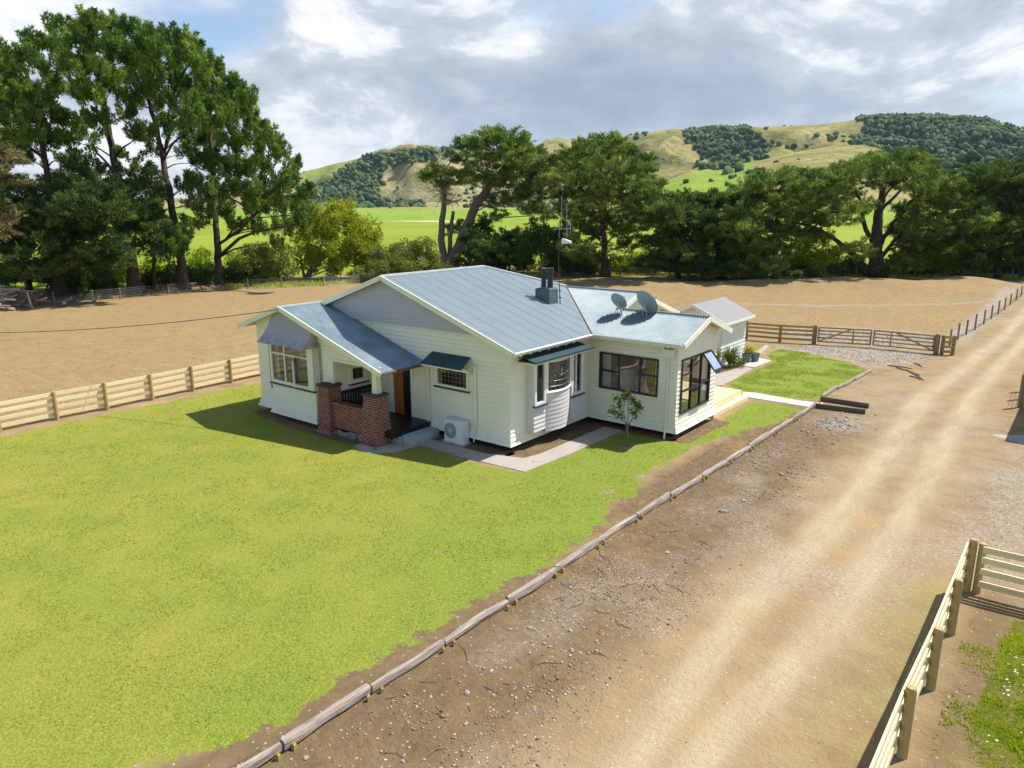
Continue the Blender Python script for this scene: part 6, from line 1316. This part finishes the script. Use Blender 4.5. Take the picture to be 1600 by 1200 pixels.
for bx in (868, 905, 972, 1012, 1045, 1090, 1130, 1150, 1180, 1225, 1265, 1300, 1335, 1395, 1425, 1455, 1500, 1530, 1575, 1600, 20, 65, 110, 160, 195, 240, 275, 320, 380, 425):
    by = 427 if bx > 1250 else 424 if bx > 800 else 440
    hgt = rU.uniform(16, 34) if bx > 800 else rU.uniform(14, 30)
    lb = [(bx+rU.uniform(-8, 8), by-hgt*.75, rU.uniform(13, 20), hgt*.35), (bx+rU.uniform(-18, -6), by-hgt*.35, rU.uniform(14, 22), hgt*.4), (bx+rU.uniform(6, 18), by-hgt*.35, rU.uniform(14, 22), hgt*.4)]
    tree('undergrowth_bush', 'shaded leafy bush in the line of undergrowth behind the big trees', G(bx, by), [([(bx, by), (bx, by-hgt*.7)], 1.2, .6)], lb, 'broad', rU.choice(['dark_leaf', 'dark_leaf', 'dark_leaf', 'sage_leaf', 'lime_leaf']), 'bark', dens=1.3, size=1.25, cat='bush', group='bushes in the undergrowth behind the big trees', limb=False)
# distant trees on the flats below the hills
def far_tree(i, px, y, w, h, label):
    B = G(px, y); k = (B-CP).dot(FW)/CAM['f']; t = empty('distant_tree', B, label, 'tree', 'distant trees on the paddock flats'); g = np.random.default_rng(300+i); V = []; F = []
    for j in range(7):
        r = w*k*g.uniform(.3, .5); c = np.array([g.normal(0, .28)*w*k, g.normal(0, .28)*w*k, h*k*g.uniform(.35, .8)]); V.append(IV*r*g.uniform(.75, 1.25, (len(IV), 1))+c+np.array(B)); F.append(IF+j*len(IV))
    np_mesh('crown', np.concatenate(V), np.concatenate(F).ravel(), 3, M['bush'], {'tint': (g.random(7*len(IF)), 'FACE')}, t); b = MB(); b.tube([B, B+Vector((0, 0, h*k*.5))], [.5, .3], 6); b.build('trunk', M['bark'], t)
for i, (px, y, w, h) in enumerate(((640, 333.5, 18, 14), (660, 333.3, 20, 16), (676, 333, 14, 11), (600, 333.6, 20, 17), (575, 333.8, 18, 16), (560, 334, 16, 14), (838, 331.5, 14, 11), (858, 331.6, 12, 9), (1000, 331, 16, 12))): far_tree(i, px, y, w, h, 'small dark tree far off at the foot of the hills')
# ================================================================== LIGHT, SKY, AIR
SUN = Vector((.325, .555, 1.0)).normalized()
el = math.asin(SUN.z); rot = math.atan2(SUN.x, SUN.y)
sl = bpy.data.lights.new('sun', 'SUN'); sl.energy = 5.0; sl.angle = math.radians(.53); sl.color = (1.0, .955, .88)
so = bpy.data.objects.new('sun', sl); COL.objects.link(so); so.rotation_euler = (-SUN).to_track_quat('-Z', 'Y').to_euler()
so.location = (0, 0, 60)
world = bpy.data.worlds.new('World'); scene.world = world; world.use_nodes = True; t = world.node_tree; t.nodes.clear()
w = NT.__new__(NT); w.t = t; w.out = w.n('ShaderNodeOutputWorld')
sky = w.n('ShaderNodeTexSky', sky_type='NISHITA'); sky.sun_disc = False; sky.sun_elevation = el; sky.sun_rotation = rot; sky.air_density = 1.0; sky.dust_density = .6; sky.ozone_density = 1.2
gen = w.n('ShaderNodeTexCoord').outputs['Generated']; sp = w.n('ShaderNodeSeparateXYZ'); w.l(gen, sp.inputs[0])
mp = w.n('ShaderNodeMapping'); w.l(gen, mp.inputs[0]); mp.inputs['Scale'].default_value = (1, 1, 2.3); mp.inputs['Location'].default_value = (SKYX, SKYY, .3)
v = mp.outputs[0]
n1 = w.noise(v, 2.3, 9, .52, .25); n2 = w.noise(v, 4.2, 13, .62, .25); n3 = w.noise(v, 2.0, 5, .5, .2)
front = w.math('ADD', w.math('MULTIPLY', sp.outputs[0], VIEWH.x), w.math('MULTIPLY', sp.outputs[1], VIEWH.y))
bank = w.math('MULTIPLY', w.ramp(sp.outputs[2], (.38, 1.), (.62, .10)), w.ramp(front, (.0, .25), (.45, 1.)))  # clouds thinned overhead and behind the view, so shadows go deeper and bluer
cover = w.ramp(w.math('ADD', w.math('MULTIPLY', n1, .6), w.math('MULTIPLY', n3, .4)), (.40, 0.), (.47, 1.))
cover = w.math('MULTIPLY', cover, bank)
lum = w.math('ADD', w.math('MULTIPLY', n2, .55), w.math('MULTIPLY', n3, .45))
cc = w.ramp(lum, (.42, (1.08, 1.08, 1.08)), (.465, (.86, .88, .92)), (.495, (.60, .66, .74)), (.55, (.45, .52, .62)), (.64, (.35, .42, .53)))
cc = w.mix(w.ramp(sp.outputs[2], (.0, .7), (.10, 0.)), cc, (.78, .83, .90))
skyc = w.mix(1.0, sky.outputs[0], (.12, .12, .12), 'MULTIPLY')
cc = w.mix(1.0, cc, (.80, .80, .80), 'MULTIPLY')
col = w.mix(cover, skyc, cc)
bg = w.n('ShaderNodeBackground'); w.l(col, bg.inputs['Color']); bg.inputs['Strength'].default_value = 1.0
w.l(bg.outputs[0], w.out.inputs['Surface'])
vs_ = scene.view_settings; vs_.view_transform = 'Standard'; vs_.look = 'None'; vs_.exposure = EXPO; vs_.gamma = 1.0
if HAZE:
    hb = MB(); hb.box(-4300, -700, -14, 4300, 4400, 420); hm = bpy.data.materials.new('air_haze'); hm.use_nodes = True; hm.node_tree.nodes.clear()
    ho = hm.node_tree.nodes.new('ShaderNodeOutputMaterial'); hv = hm.node_tree.nodes.new('ShaderNodeVolumePrincipled'); hv.inputs['Density'].default_value = HAZE; hv.inputs['Color'].default_value = (.55, .76, 1.0, 1); hv.inputs['Anisotropy'].default_value = .2
    hm.node_tree.links.new(hv.outputs[0], ho.inputs['Volume']); ho_ = hb.build('haze', hm); tag(ho_, 'thin blue air between the viewer and the far hills', 'haze', kind='stuff')
scene.cycles.max_bounces = 6; scene.cycles.diffuse_bounces = 3; scene.cycles.glossy_bounces = 3; scene.cycles.transparent_max_bounces = 8; scene.cycles.volume_bounces = 0
